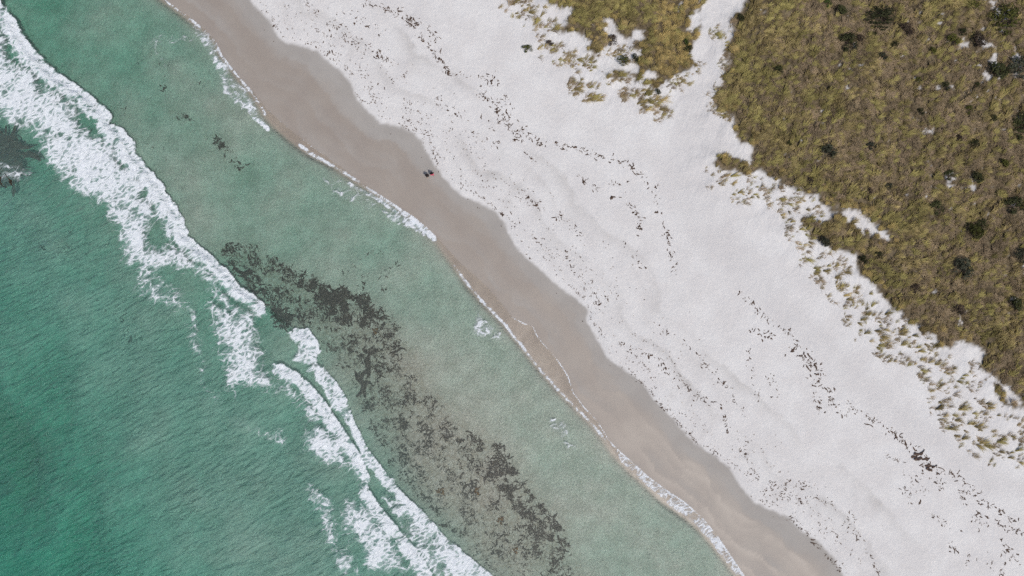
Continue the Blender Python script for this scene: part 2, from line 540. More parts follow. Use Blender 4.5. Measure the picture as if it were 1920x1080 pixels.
FOAM_POLY = [  # polygon, density, softness in px
    ([(-60, -90), (0, 15), (20, 40), (35, 65), (55, 95), (80, 120), (105, 145), (140, 165), (165, 185), (190, 206), (186, 214), (172, 208), (176, 226), (215, 242),
      (240, 265), (250, 290), (270, 315), (300, 350), (325, 390), (340, 415), (343, 432), (328, 437), (310, 428), (302, 440), (345, 446), (370, 465),
      (400, 485), (425, 510), (450, 540), (480, 560), (495, 573), (500, 592), (500, 640), (455, 640), (430, 606), (400, 580), (385, 560), (360, 535), (330, 520), (300, 530),
      (262, 537), (235, 512), (212, 490), (205, 450), (180, 402), (140, 382), (100, 345), (72, 312), (60, 275), (30, 256), (0, 246), (-60, 240)], 0.70, 70),
    ([(360, 530), (440, 556), (492, 580), (507, 640), (524, 680), (547, 705), (562, 740), (592, 800), (560, 780), (520, 748), (470, 752), (430, 762), (396, 728), (396, 680), (380, 630), (372, 580)], 0.76, 92),
    ([(555, 621), (576, 621), (590, 640), (597, 664), (600, 692), (575, 694), (548, 682), (552, 655)], 0.60, 14),
    ([(570, 690), (600, 688), (630, 715), (650, 745), (665, 790), (690, 840), (720, 880), (760, 930), (800, 965), (830, 1000), (870, 1035), (900, 1060),
      (930, 1090), (850, 1090), (795, 1010), (735, 940), (690, 880), (640, 790), (600, 735)], 0.60, 9),
    ([(525, 686), (612, 757), (652, 815), (691, 902), (660, 905), (622, 895), (575, 870), (550, 835), (560, 795), (540, 760), (510, 725)], 0.80, 74),
    ([(642, 925), (690, 915), (742, 985), (812, 1090), (690, 1090), (652, 1040), (626, 990), (612, 955)], 0.84, 78),
    ([(-20, 285), (30, 300), (75, 312), (55, 345), (20, 350), (-20, 355)], 0.30, 12),
    ([(190, 430), (330, 520), (385, 580), (400, 690), (440, 770), (545, 800), (575, 890), (640, 920), (600, 920), (530, 860), (430, 800), (360, 720), (335, 600), (250, 560)], 0.36, 40),
    ([(560, 880), (640, 920), (650, 1000), (700, 1090), (630, 1090), (590, 1000), (560, 930)], 0.34, 34),
    ([(700, 915), (750, 935), (800, 985), (840, 1040), (870, 1085), (820, 1085), (760, 1010)], 0.40, 10),
    ([(430, 60), (415, 105), (450, 148), (488, 200), (505, 245), (470, 225), (425, 190), (400, 140), (385, 100), (360, 60), (330, 30), (360, 40)], 0.44, 16),
    ([(700, 380), (745, 392), (817, 446), (800, 447), (760, 430), (720, 405)], 0.40, 9),
    ([(470, 70), (300, 60), (270, 80), (290, 105), (325, 150), (345, 190), (330, 150), (300, 90)], 0.22, 10),
    ([(580, 320), (640, 330), (720, 380), (690, 400), (620, 370)], 0.26, 16),
    ([(890, 580), (925, 600), (960, 640), (930, 650), (880, 625)], 0.30, 14),
    ([(1020, 770), (1060, 780), (1090, 840), (1060, 850), (1030, 810)], 0.30, 14),
    ([(1140, 826), (1160, 845), (1216, 895), (1285, 943), (1320, 975), (1345, 1005), (1397, 1082), (1378, 1082), (1335, 1020), (1300, 984), (1262, 956), (1205, 906),
      (1165, 868)], 0.46, 5)]
FOAM_LINE = [  # polyline, density, half width in px, softness
    ([(-40, -60), (0, 15), (20, 40), (35, 65), (55, 95), (80, 120), (105, 145), (140, 165), (165, 185), (192, 208), (203, 224)], 0.88, 5, 18),
    ([(216, 244), (240, 267), (248, 292), (267, 317), (297, 352), (320, 392), (336, 417), (341, 432)], 0.88, 7, 20),
    ([(345, 446), (370, 467), (398, 488), (422, 514), (448, 543), (478, 563), (492, 575)], 0.84, 5, 14),
    ([(560, 624), (576, 625), (588, 641), (593, 658)], 0.92, 6, 12),
    ([(528, 688), (560, 706), (583, 729), (608, 759), (646, 817), (676, 862), (688, 900)], 0.80, 3.0, 16),
    ([(692, 925), (705, 948), (738, 988), (786, 1043), (810, 1088)], 0.76, 3.0, 16),
    ([(604, 692), (628, 718), (647, 748), (662, 793), (687, 843), (717, 883), (757, 932), (797, 967), (827, 1003), (867, 1038), (897, 1062), (932, 1092)], 0.66, 3, 7),
    (W_PX[0:11], 0.54, 0.5, 4.5), (W_PX[13:22], 0.66, 0.5, 5.0), (W_PX[23:34], 0.56, 0.5, 4.0),
    ([(760, 398), (790, 422), (815, 444)], 0.85, 3.0, 6),
    ([(655, 345), (700, 368), (745, 398)], 0.50, 1.5, 5),
    ([(476, 222), (490, 230), (503, 243)], 0.85, 2.0, 4), ([(560, 270), (590, 292), (605, 300)], 0.6, 1.6, 3),
    (S_PX[27:40], 0.85, 0.8, 1.6), (S_PX[39:49], 0.72, 1.6, 3.5), (S_PX[9:16], 0.40, 0.4, 1.5)]

wxs = axis(-79, 79, 0.18, 3500)
wys = axis(-47, 47, 0.18, 3500)
WX, WY = np.meshgrid(wxs, wys)
wz, wdS, wdD, _ = terrain(WX, WY)
sea = -wdS
ww, wsd = dist_line(WX, WY, LW)
inW = -(ww*wsd)                         # + seaward of the bore edge
warpx = WX+0.35*fbm(WX, WY, 1.5, 3, 81)+0.10*fbm(WX, WY, 0.4, 2, 85)
warpy = WY+0.35*fbm(WX, WY, 1.5, 3, 83)+0.10*fbm(WX, WY, 0.4, 2, 87)
foam = np.zeros_like(WX)
pwx = WX+0.95*fbm(WX, WY, 3.2, 5, 181, 0.6)
pwy = WY+0.95*fbm(WX, WY, 3.2, 5, 187, 0.6)
for pts, den, soft in FOAM_POLY:
    q = PL(pts)
    bx = (WX > q[:, 0].min()-3) & (WX < q[:, 0].max()+3) & (WY > q[:, 1].min()-3) & (WY < q[:, 1].max()+3)
    wq = 0.25 if den < 0.30 or soft < 6 else 1.0
    s = sd_poly(WX[bx]+(pwx-WX)[bx]*wq, WY[bx]+(pwy-WY)[bx]*wq, q)
    big = 0.92+0.62*fbm(WX[bx], WY[bx], 3.4, 4, 90, 0.6)
    foam[bx] = np.maximum(foam[bx], den*big*sstep(-0.12*soft*SC, 0.88*soft*SC, s))
for pts, den, hw, soft in FOAM_LINE:
    q = PL(pts)
    bx = (WX > q[:, 0].min()-4) & (WX < q[:, 0].max()+4) & (WY > q[:, 1].min()-4) & (WY < q[:, 1].max()+4)
    fine = 0.25 if hw < 4 else 1.0
    d, s = dist_line(WX[bx]+(warpx[bx]-WX[bx])*fine, WY[bx]+(warpy[bx]-WY[bx])*fine, q)
    mod = 0.84+0.60*fbm(WX[bx], WY[bx], 1.6, 4, 94, 0.6)
    if hw < 4:
        mod = 0.85+0.80*fbm(WX[bx], WY[bx], 2.6, 4, 97, 0.6)
    asym = np.where(s > 0, 0.35, 1.7) if hw >= 3 else 1.0
    foam[bx] = np.maximum(foam[bx], den*mod*(1-sstep(hw*SC, (hw+soft*asym)*SC, d)))
foam = np.clip(foam, 0, 1)

bore = np.zeros_like(WX)
for pts, H, L in FRONTS:
    q = PL(pts)
    bx = (WX > q[:, 0].min()-14) & (WX < q[:, 0].max()+8) & (WY > q[:, 1].min()-14) & (WY < q[:, 1].max()+14)
    d, s = dist_line(warpx[bx], warpy[bx], q)
    b = -d*s                            # + behind the front (seaward)
    endf = np.minimum(np.hypot(WX[bx]-q[0, 0], WY[bx]-q[0, 1]), np.hypot(WX[bx]-q[-1, 0], WY[bx]-q[-1, 1]))
    hgt = H*np.where(b > 0, np.exp(-b/L)*sstep(-0.05, 0.8, b), sstep(-0.9, 0.0, b)*0.05)
    hgt = hgt*np.clip(0.35+endf/3.0, 0, 1)
    bore[bx] = np.maximum(bore[bx], hgt)


def ripples(X, Y):
    c, s_ = math.cos(math.radians(24)), math.sin(math.radians(24))
    a = X*c+Y*s_
    b = -X*s_+Y*c
    return perlin(a/1.9, b/0.62, 101)+0.6*perlin(a/0.9+3, b/0.34, 102), perlin(X/0.75, Y/0.6, 103)+0.6*perlin(X/0.36, Y/0.36, 104)


dirr, iso = ripples(warpx, warpy)
deepm = sstep(14, 40, sea)
chop = 0.030*dirr*deepm+0.013*iso*(1-deepm)
fx1 = fbm(WX, WY, 1.0, 4, 110, 0.6)
level = 0.05*sstep(0.0, 1.2, inW)+0.03
surf = level+chop*sstep(0.2, 2.5, sea)+bore+foam*sstep(0.3, 0.8, foam)*0.16*fx1*sstep(1, 4, sea)
film = np.where(inW > 0, 0.05, 0.018)
Z = np.where(sea > 0, np.maximum(surf*sstep(-0.05, 1.0, inW)+wz*(1-sstep(-0.05, 1.0, inW)), wz+film), wz-0.25*sstep(0, 0.25, -sea)+0.012)
Z = np.where(sea < -1.5, wz-0.4, Z)
nx, ny = len(wxs), len(wys)
idx = np.arange(nx*ny).reshape(ny, nx)
QF = np.stack([idx[:-1, :-1], idx[:-1, 1:], idx[1:, 1:], idx[1:, :-1]], -1).reshape(-1, 4)
V = np.stack([WX, WY, Z], -1).reshape(-1, 3)
rim = np.concatenate([idx[0, :], idx[1:, -1], idx[-1, -2::-1], idx[-2:0:-1, 0]])
base = len(V)
low = V[rim].copy()
low[:, 2] = -40
V = np.vstack([V, low, [[0, 0, -40.0]]])
R = np.arange(len(rim))
R2 = np.roll(R, -1)
skirt = np.stack([rim[R], base+R, base+R2, rim[R2]], -1)
QF = np.vstack([QF, skirt])
wme = mesh_np('sea_surface', V, QF)
bm = bmesh.new()
bm.from_mesh(wme)
bm.verts.ensure_lookup_table()
ctr = bm.verts[len(V)-1]
for i in range(len(rim)):
    bm.faces.new((bm.verts[base+(i+1) % len(rim)], bm.verts[base+i], ctr))
bm.to_mesh(wme)
bm.free()
pad = np.zeros(len(V)-WX.size)
attr(wme, 'foam', np.concatenate([foam.ravel(), pad]))
attr(wme, 'deep', np.concatenate([deepm.ravel(), pad]))
attr(wme, 'offshore', np.concatenate([sstep(48, 92, sea).ravel(), pad]))
attr(wme, 'thin', np.concatenate([sstep(0.6, -0.1, inW).ravel(), pad]))
smooth(wme)

k = NT('sea_water')
co = k.pos()
fo, deepA, thinA = k.attr('foam'), k.attr('deep'), k.attr('thin')
wv = k.n('ShaderNodeVectorMath', operation='MULTIPLY_ADD')
k.put(wv.inputs[0], k.noise(co, 0.55, 3, 0.55, col=True))
wv.inputs[1].default_value = (1.6, 1.6, 0)
k.put(wv.inputs[2], co)


def warped(rot, sc):
    mp = k.n('ShaderNodeMapping', vector_type='TEXTURE')
    k.put(mp.inputs[0], wv.outputs[0])
    mp.inputs['Rotation'].default_value = (0, 0, rot)
    mp.inputs['Scale'].default_value = sc
    return mp.outputs[0]


g1 = k.noise(warped(math.radians(28), (1.7, 0.85, 1)), 0.75, 4, 0.62, 0.3)
g2 = k.noise(warped(math.radians(28), (1.5, 0.75, 1)), 2.1, 3, 0.62, 0.3)
def cells(rot, sc, scale):
    vo = k.n('ShaderNodeTexVoronoi', feature='DISTANCE_TO_EDGE')
    k.put(vo.inputs['Vector'], warped(rot, sc))
    vo.inputs['Scale'].default_value = scale
    return vo.outputs['Distance']


d1 = cells(math.radians(26), (1.6, 0.8, 1), 0.62)
d2 = cells(math.radians(30), (1.7, 0.75, 1), 1.5)
fv = k.math('ADD', fo, k.math('MULTIPLY', k.math('SUBTRACT', g1, 0.5), k.math('MULTIPLY', k.ss(0.05, 0.35, fo), 1.1)))
fv = k.math('ADD', fv, k.math('MULTIPLY', k.math('SUBTRACT', g2, 0.5), k.math('MULTIPLY', k.ss(0.05, 0.35, fo), 0.45)))
w1 = k.ss(-0.05, 0.07, k.math('SUBTRACT', k.math('MULTIPLY', k.math('SUBTRACT', fv, 0.14), 0.47), d1))
w2 = k.ss(-0.07, 0.10, k.math('SUBTRACT', k.math('MULTIPLY', k.math('SUBTRACT', fv, 0.08), 0.46), d2))
lace = k.math('MULTIPLY', w1, k.math('ADD', 0.25, k.math('MULTIPLY', w2, 0.75)))
lace = k.math('MAXIMUM', lace, k.math('MULTIPLY', w2, k.ss(0.15, 0.60, fv)))
solid = k.math('MULTIPLY', k.ss(0.58, 0.96, fv), k.math('ADD', 0.80, k.math('MULTIPLY', k.ss(0.35, 0.6, g2), 0.2)))
fmask = k.math('MAXIMUM', solid, k.math('MULTIPLY', lace, 0.86), clamp=True)
fmask = k.math('MULTIPLY', fmask, k.math('MULTIPLY', k.ss(0.03, 0.14, fo), 0.97))
# surface relief
rA = k.noise(k.pos(math.radians(27), (1.9, 0.62, 1.0)), 1.15, 4, 0.55, 0.5)
rB = k.noise(co, 2.6, 4, 0.6, 0.4)
gust = k.ss(0.3, 0.7, k.noise(co, 0.09, 3, 0.5))
rC = k.noise(k.pos(math.radians(27), (2.2, 0.7, 1.0)), 0.42, 3, 0.5, 0.4)
rA = k.math('ADD', k.math('MULTIPLY', rA, k.math('ADD', 0.65, k.math('MULTIPLY', gust, 0.7))), k.math('MULTIPLY', rC, 1.1))
rw = k.math('ADD', k.math('MULTIPLY', rA, k.math('MULTIPLY', deepA, 0.58)), k.math('MULTIPLY', rB, 0.15))
nW = k.bump(k.math('MULTIPLY', rw, k.math('SUBTRACT', 1.0, k.math('MULTIPLY', thinA, 0.8))), 1.0, 1.0)
nF = k.bump(k.math('MULTIPLY', g2, 0.24), 1.0, 1.0)
tr = k.n('ShaderNodeBsdfTransparent')
tr.inputs[0].default_value = (1, 1, 1, 1)
turb = k.n('ShaderNodeBsdfDiffuse')
aer = k.ss(0.15, 0.65, fo)
offA = k.attr('offshore')
k.put(turb.inputs['Color'], k.mix(aer, k.mix(offA, k.mix(deepA, (0.46, 0.50, 0.48), (0.27, 0.60, 0.51)), (0.10, 0.80, 0.58)), (0.50, 0.70, 0.66)))
k.put(turb.inputs['Normal'], nW)
mx = k.n('ShaderNodeMixShader')
k.put(mx.inputs[0], k.math('MULTIPLY', k.math('ADD', k.math('MULTIPLY', aer, 0.30), k.math('ADD', k.math('MULTIPLY', offA, 0.06), k.math('ADD', 0.065, k.math('MULTIPLY', deepA, 0.125)))), k.math('SUBTRACT', 1.0, k.math('MULTIPLY', thinA, 0.9))))
k.put(mx.inputs[1], tr.outputs[0])
k.put(mx.inputs[2], turb.outputs[0])
gl = k.n('ShaderNodeBsdfGlossy')
gl.inputs['Roughness'].default_value = 0.42
k.put(gl.inputs['Normal'], nW)
fr = k.n('ShaderNodeFresnel')
fr.inputs['IOR'].default_value = 1.33
k.put(fr.inputs['Normal'], nW)
mw = k.n('ShaderNodeMixShader')
k.put(mw.inputs[0], fr.outputs[0])
k.put(mw.inputs[1], mx.outputs[0])
k.put(mw.inputs[2], gl.outputs[0])
fd = k.n('ShaderNodeBsdfDiffuse')
fd.inputs['Color'].default_value = (0.86, 0.89, 0.92, 1)
k.put(fd.inputs['Normal'], nF)
mf = k.n('ShaderNodeMixShader')
k.put(mf.inputs[0], fmask)
k.put(mf.inputs[1], mw.outputs[0])
k.put(mf.inputs[2], fd.outputs[0])
va = k.n('ShaderNodeVolumeAbsorption')
va.inputs['Color'].default_value = (0.0, 0.775, 0.62, 1)
va.inputs['Density'].default_value = 0.38
k.t.links.new(va.outputs[0], k.out.inputs['Volume'])
m_water = k.surf(mf.outputs[0])
water = link('sea_water', wme, m_water)
tag(water, 'green shallow sea with white breaking waves and foam along the beach', kind='structure')


# ------------------------------------------------------------------ height lookup for things that stand on the ground
def ground_z(x, y):
    x = np.atleast_1d(np.asarray(x, float))
    y = np.atleast_1d(np.asarray(y, float))
    i = np.clip(np.searchsorted(xs, x)-1, 0, len(xs)-2)
    j = np.clip(np.searchsorted(ys, y)-1, 0, len(ys)-2)
    fx = (x-xs[i])/(xs[i+1]-xs[i])
    fy = (y-ys[j])/(ys[j+1]-ys[j])
    return (TZ[j, i]*(1-fx)*(1-fy)+TZ[j, i+1]*fx*(1-fy)+TZ[j+1, i]*(1-fx)*fy+TZ[j+1, i+1]*fx*fy)


# ------------------------------------------------------------------ dune grass
def leaf_mat(name, ca, cb, cc, rough=0.8, trans=0.25, inst=False):
    k = NT(name)
    g = k.n('ShaderNodeNewGeometry')
    oi = k.n('ShaderNodeObjectInfo')
    r = g.outputs['Random Per Island']
    col = k.mix(k.ss(0.1, 0.9, r), ca, cb)
    n = k.noise(k.pos(), 0.35, 3, 0.5)
    col = k.mix(k.math('MULTIPLY', k.ss(0.40, 0.62, k.math('ADD', n, k.math('MULTIPLY', k.math('SUBTRACT', oi.outputs['Random'], 0.5), 0.25))), 0.75), col, cc)
    hv = k.n('ShaderNodeHueSaturation')
    k.put(hv.inputs['Color'], col)
    pat = k.math('ADD', 0.84, k.math('MULTIPLY', k.ss(0.3, 0.7, k.noise(k.pos(), 0.28, 4, 0.6)), 0.30))
    k.put(hv.inputs['Value'], k.math('MULTIPLY', pat, k.math('ADD', 0.55, k.math('MULTIPLY', oi.outputs['Random'], 0.86))))
    col = hv.outputs[0]
    p = k.princ(col, rough, 0.15)
    t = k.n('ShaderNodeBsdfTranslucent')
    k.put(t.inputs[0], col)
    m = k.n('ShaderNodeMixShader')
    m.inputs[0].default_value = trans
    k.put(m.inputs[1], p)
    k.put(m.inputs[2], t.outputs[0])
    return k.surf(m.outputs[0])


m_grass = leaf_mat('marram_grass', (0.31, 0.245, 0.105), (0.47, 0.375, 0.18), (0.29, 0.26, 0.09))
m_straw = leaf_mat('dead_grass', (0.31, 0.235, 0.135), (0.43, 0.335, 0.21), (0.27, 0.205, 0.135))
m_gold = leaf_mat('golden_grass', (0.40, 0.29, 0.12), (0.50, 0.39, 0.18), (0.40, 0.31, 0.12))


def tuft_mesh(name, mat, blades, rad, hgt, reach, lean, seed, w=0.034, spread=1.0):
    r = random.Random(seed)
    V, F = [], []
    for b in range(blades):
        a0 = r.uniform(0, 2*math.pi)
        rr = rad*math.sqrt(r.random())
        bx, by = rr*math.cos(a0), rr*math.sin(a0)
        ang = r.gauss(0, spread) if r.random() < lean else r.uniform(-math.pi, math.pi)
        L = reach*r.uniform(0.55, 1.15)
        H = hgt*r.uniform(0.6, 1.15)
        dx, dy = math.cos(ang), math.sin(ang)
        cx, cy = -dy, dx
        ww_ = w*r.uniform(0.7, 1.4)
        curl = r.uniform(-0.25, 0.25)
        i0 = len(V)
        for s_, (hx, hz, hw) in enumerate(((0, -0.08, .8), (0.22, 0.62, 1.0), (0.62, 1.0, .85), (1.0, 0.80, .15))):
            ox = bx+dx*L*hx+cx*curl*L*hx*hx
            oy = by+dy*L*hx+cy*curl*L*hx*hx
            oz = H*hz
            V.append((ox-cx*ww_*hw, oy-cy*ww_*hw, oz))
            V.append((ox+cx*ww_*hw, oy+cy*ww_*hw, oz+0.01))
        for s_ in range(3):
            a = i0+2*s_
            F.append((a, a+1, a+3, a+2))
    me = mesh_np(name, V, F)
    me.materials.append(mat)
    return me


tufts = []
for i in range(5):
    tufts.append(tuft_mesh('marram_tuft', m_grass, 40, 0.24, 0.50, 1.05, 0.90, 100+i, 0.023, 0.40))
for i in range(3):
    tufts.append(tuft_mesh('dead_tuft', m_straw, 44, 0.36, 0.32, 0.75, 0.7, 200+i, 0.022, 0.7))
for i in range(2):
    tufts.append(tuft_mesh('golden_tuft', m_gold, 40, 0.24, 0.45, 0.85, 0.85, 300+i, 0.028, 0.5))
for i in range(3):
    tufts.append(tuft_mesh('wisp', (m_straw, m_grass, m_straw)[i], 9, 0.35, 0.35, 1.8, 0.95, 340+i, 0.024, 0.35))
proto = bpy.data.collections.new('grass_prototypes')
for i, me in enumerate(tufts):
    o = bpy.data.objects.new('proto_%02d' % i, me)
    proto.objects.link(o)


def lean_dir(x, y):
    return math.radians(38)+0.9*fbm(x, y, 9.0, 3, 140)+0.5*fbm(x, y, 2.0, 2, 144)


BUSH = [  # u, v, radius px, stretch, colour, label
    (1575, 20, 10, 1.2, 'dark', 'small dark shrub near the top edge, left of the wide dark shrub'),
    (1652, 37, 24, 1.35, 'dark', 'wide dark grey-green shrub near the top edge, broader than tall'),
    (1695, 57, 13, 1.2, 'brown', 'brownish low shrub just right below the wide dark shrub at top'),
    (1587, 82, 17, 1.1, 'dark', 'round dark olive shrub below the small top shrub'),
    (1610, 72, 7, 1.2, 'brown', 'small brown shrub touching the round dark olive shrub on its right'),
    (1886, 40, 27, 1.05, 'olive', 'biggest dark olive shrub close to the top right corner'),
    (1782, 77, 12, 1.1, 'olive', 'olive green shrub left of the top right shrub group'),
    (1803, 62, 7, 1.1, 'dark', 'small dark shrub between the olive shrub and the big corner shrub'),
    (1830, 75, 15, 1.15, 'brown', 'brown-grey shrub directly left below the big corner shrub'),
    (1677, 85, 7, 1.1, 'dark', 'tiny dark shrub below the wide dark shrub at top'),
    (1652, 106, 8, 1.3, 'blue', 'small blue-green shrub right of the round dark olive shrub'),
    (1459, 134, 9, 1.0, 'dark', 'single small dark green shrub nearest the sandy path'),
    (1747, 95, 7, 1.0, 'olive', 'small olive shrub beside the pale sandy scar at upper right'),
    (1722, 150, 6, 1.1, 'olive', 'tiny olive shrub above the lone tiny dark shrub at mid right'),
    (1772, 162, 9, 1.1, 'dark', 'dark shrub left of the tiny round shrub below the upper right group'),
    (1831, 161, 6, 1.0, 'dark', 'tiny round dark shrub left of the sandy scar at right'),
    (1867, 132, 19, 1.15, 'dark', 'broad dark green shrub below the brown-grey shrub at upper right'),
    (1907, 130, 20, 1.0, 'blue', 'large blue-grey shrub at the right edge below the corner shrub'),
    (1722, 211, 7, 1.1, 'dark', 'lone tiny dark shrub in open grass at mid right'),
    (1815, 207, 8, 1.0, 'olive', 'small olive shrub above the pair of dark shrubs at right'),
    (1859, 221, 8, 1.1, 'dark', 'small dark shrub left of the tall shrub at right edge'),
    (1914, 238, 22, 0.8, 'dark', 'tall dark shrub cut by the right edge of the dunes'),
    (1550, 285, 14, 1.1, 'blue', 'grey-green shrub alone in the grass left of centre of the main dune'),
    (1632, 274, 8, 1.3, 'blue', 'small flat blue-green shrub right of the lone grey-green shrub'),
    (1796, 259, 8, 1.0, 'brown', 'small brownish shrub left of the round dark green one at right'),
    (1826, 271, 9, 1.1, 'dark', 'round dark green shrub below the olive one at right'),
    (1477, 270, 5, 1.0, 'dark', 'tiny dark shrub above the dune corner by the path mouth'),
    (1777, 330, 10, 1.2, 'dark', 'dark green shrub left of the two-lobed shrub at right'),
    (1828, 332, 13, 1.2, 'dark', 'two-lobed dark shrub at mid right of the dune'),
    (1667, 350, 7, 1.1, 'blue', 'small grey shrub in the middle of the main dune'),
    (1630, 357, 6, 1.0, 'brown', 'tiny brown shrub left of the small grey one mid dune'),
    (1751, 391, 13, 1.05, 'dark', 'round dark green shrub above the yellow-green one'),
    (1824, 433, 17, 1.05, 'olive', 'yellow-green round shrub beside a darker one at right'),
    (1840, 423, 12, 1.1, 'dark', 'dark shrub behind the yellow-green round shrub'),
    (1800, 502, 20, 1.0, 'blue', 'large dark blue-green shrub with open branches, lower dune'),
    (1897, 387, 17, 1.3, 'dark', 'wide dark shrub near the right edge at mid height'),
    (1882, 305, 9, 1.0, 'olive', 'small olive shrub near the right edge above the wide dark one'),
    (1521, 340, 7, 1.0, 'brown', 'small brown shrub near the dune edge above the sand inlet'),
    (1620, 487, 9, 1.0, 'dark', 'dark shrub in the lower dune edge right of the sand bay'),
    (1647, 479, 8, 1.2, 'dark', 'small dark shrub right of the shrub at the lower dune edge'),
    (1547, 452, 11, 1.2, 'blue', 'grey-green shrub on the dune spur beside the sand'),
    (1913, 480, 13, 1.0, 'blue', 'bluish shrub at the right edge level with the large open shrub'),
    (1799, 581, 11, 1.1, 'brown', 'dark brown leafless-looking round shrub in the lower dune'),
    (1716, 542, 9, 1.2, 'brown', 'small brown shrub left above the dark brown round one'),
    (1902, 568, 14, 0.9, 'dark', 'dark shrub at the right edge beside a pale sand scar'),
    (1637, 66, 5, 1.0, 'dark', 'tiny dark shrub under the wide dark shrub at top'),
    (1822, 10, 9, 1.3, 'olive', 'olive shrub on the top edge left of the corner shrub'),
    (1550, 8, 7, 1.0, 'green', 'small green shrub on the top edge of the main dune'),
    (1388, 33, 8, 1.0, 'dark', 'small dark shrub on the right bank at the top of the path'),
    (1170, 114, 10, 1.25, 'olive', 'dark olive shrub standing alone on sand in the upper dune bay'),
    (1030, 78, 6, 1.3, 'brown', 'tiny brown shrub alone on sand below the upper dune patch'),
    (988, 89, 8, 1.4, 'olive', 'low olive shrub alone on sand, leftmost of all shrubs'),
    (1287, 77, 6, 1.0, 'green', 'bright green shrub on the left bank of the path'),
    (1293, 91, 7, 1.3, 'dark', 'dark green shrub below the bright green one on the path bank'),
    (1191, 108, 8, 0.8, 'dark', 'dark shrub at the edge of the upper dune beside the bay'),
    (1148, 75, 10, 1.0, 'brown', 'brown shrub on the left lobe of the upper dune patch'),
    (1235, 170, 6, 1.1, 'dark', 'small dark shrub at the lowest tip of the upper dune')]
# dense cover
N = 62000
cand = np.stack([rng.uniform(-2, 84, N), rng.uniform(-50, 50, N)], -1)
cs = veg_sd(cand[:, 0], cand[:, 1])
cand_bare = bare(cand[:, 0], cand[:, 1])
clump = fbm(cand[:, 0], cand[:, 1], 1.3, 3, 150)
patch = fbm(cand[:, 0], cand[:, 1], 5.0, 3, 155)
keep = (cs > 0.0) & (rng.random(N) < np.clip(0.22+cs/1.4, 0, 1)) & (rng.random(N) < np.clip(0.70+0.9*clump, 0.12, 1.0))
keep &= cand_bare < 0.4
keep &= ~((patch > 0.62) & (cs > 2) & (rng.random(N) < 0.6))
for u, v, rp, *_r in BUSH:
    bx_, by_ = P(u, v, 1.6)
    keep &= np.hypot(cand[:, 0]-bx_, cand[:, 1]-by_) > rp*SC*0.9
pts = cand[keep]
cs, patch, clump = cs[keep], patch[keep], clump[keep]
pz = ground_z(pts[:, 0], pts[:, 1])
gx = fbm(pts[:, 0], pts[:, 1], 7.0, 3, 160)
pu = pts[:, 0]/(SC*(1-ZV/ALT))+960
pv = 540-pts[:, 1]/(SC*(1-ZV/ALT))
orange = (pu > 1225) & (pu < 1330) & (pv < 180)
deadp = np.clip(0.26+0.75*gx+0.28*sstep(2, 10, cs)+0.0022*(pu-1500)/2.5, 0.04, 0.75)
ri = rng.random(len(pts))
kind = np.where(ri < deadp, 5+rng.integers(0, 3, len(pts)), rng.integers(0, 5, len(pts)))
kind = np.where(orange & (rng.random(len(pts)) < 0.65), 8+rng.integers(0, 2, len(pts)), kind)
kind = np.where((cs < 1.2) & (rng.random(len(pts)) < 0.25), 8, kind)
rotz = lean_dir(pts[:, 0], pts[:, 1])+rng.normal(0, 0.28, len(pts))
scl = rng.uniform(0.42, 0.92, len(pts))*(1+0.3*clump)
pme = bpy.data.meshes.new('dune_grass')
pme.from_pydata(np.stack([pts[:, 0], pts[:, 1], pz], -1).tolist(), [], [])
attr(pme, 'rotz', rotz)
attr(pme, 'scl', scl)
a = pme.attributes.new('kind_index', 'INT', 'POINT')
a.data.foreach_set('value', kind.astype(np.int32))
pme.materials.append(m_grass)
dg = link('dune_grass', pme)
tag(dg, 'dense olive and straw coloured dune grass covering the dunes', 'dune grass', kind='stuff')
ng = bpy.data.node_groups.new('grass_scatter', 'GeometryNodeTree')
ng.interface.new_socket('Geometry', in_out='INPUT', socket_type='NodeSocketGeometry')
ng.interface.new_socket('Geometry', in_out='OUTPUT', socket_type='NodeSocketGeometry')
gi = ng.nodes.new('NodeGroupInput')
go = ng.nodes.new('NodeGroupOutput')
iop = ng.nodes.new('GeometryNodeInstanceOnPoints')
ci = ng.nodes.new('GeometryNodeCollectionInfo')
ci.inputs['Collection'].default_value = proto
ci.inputs['Separate Children'].default_value = True
ci.inputs['Reset Children'].default_value = True


def named(nm, typ):
    n = ng.nodes.new('GeometryNodeInputNamedAttribute')
    n.data_type = typ
    n.inputs['Name'].default_value = nm
    return n.outputs['Attribute']


cx = ng.nodes.new('ShaderNodeCombineXYZ')
e2r = ng.nodes.new('FunctionNodeEulerToRotation')
L = ng.links.new
L(named('rotz', 'FLOAT'), cx.inputs['Z'])
L(cx.outputs[0], e2r.inputs[0])
L(gi.outputs[0], iop.inputs['Points'])
L(ci.outputs[0], iop.inputs['Instance'])
iop.inputs['Pick Instance'].default_value = True
L(named('kind_index', 'INT'), iop.inputs['Instance Index'])
L(e2r.outputs[0], iop.inputs['Rotation'])
L(named('scl', 'FLOAT'), iop.inputs['Scale'])
L(iop.outputs[0], go.inputs[0])
md = dg.modifiers.new('scatter', 'NODES')
md.node_group = ng

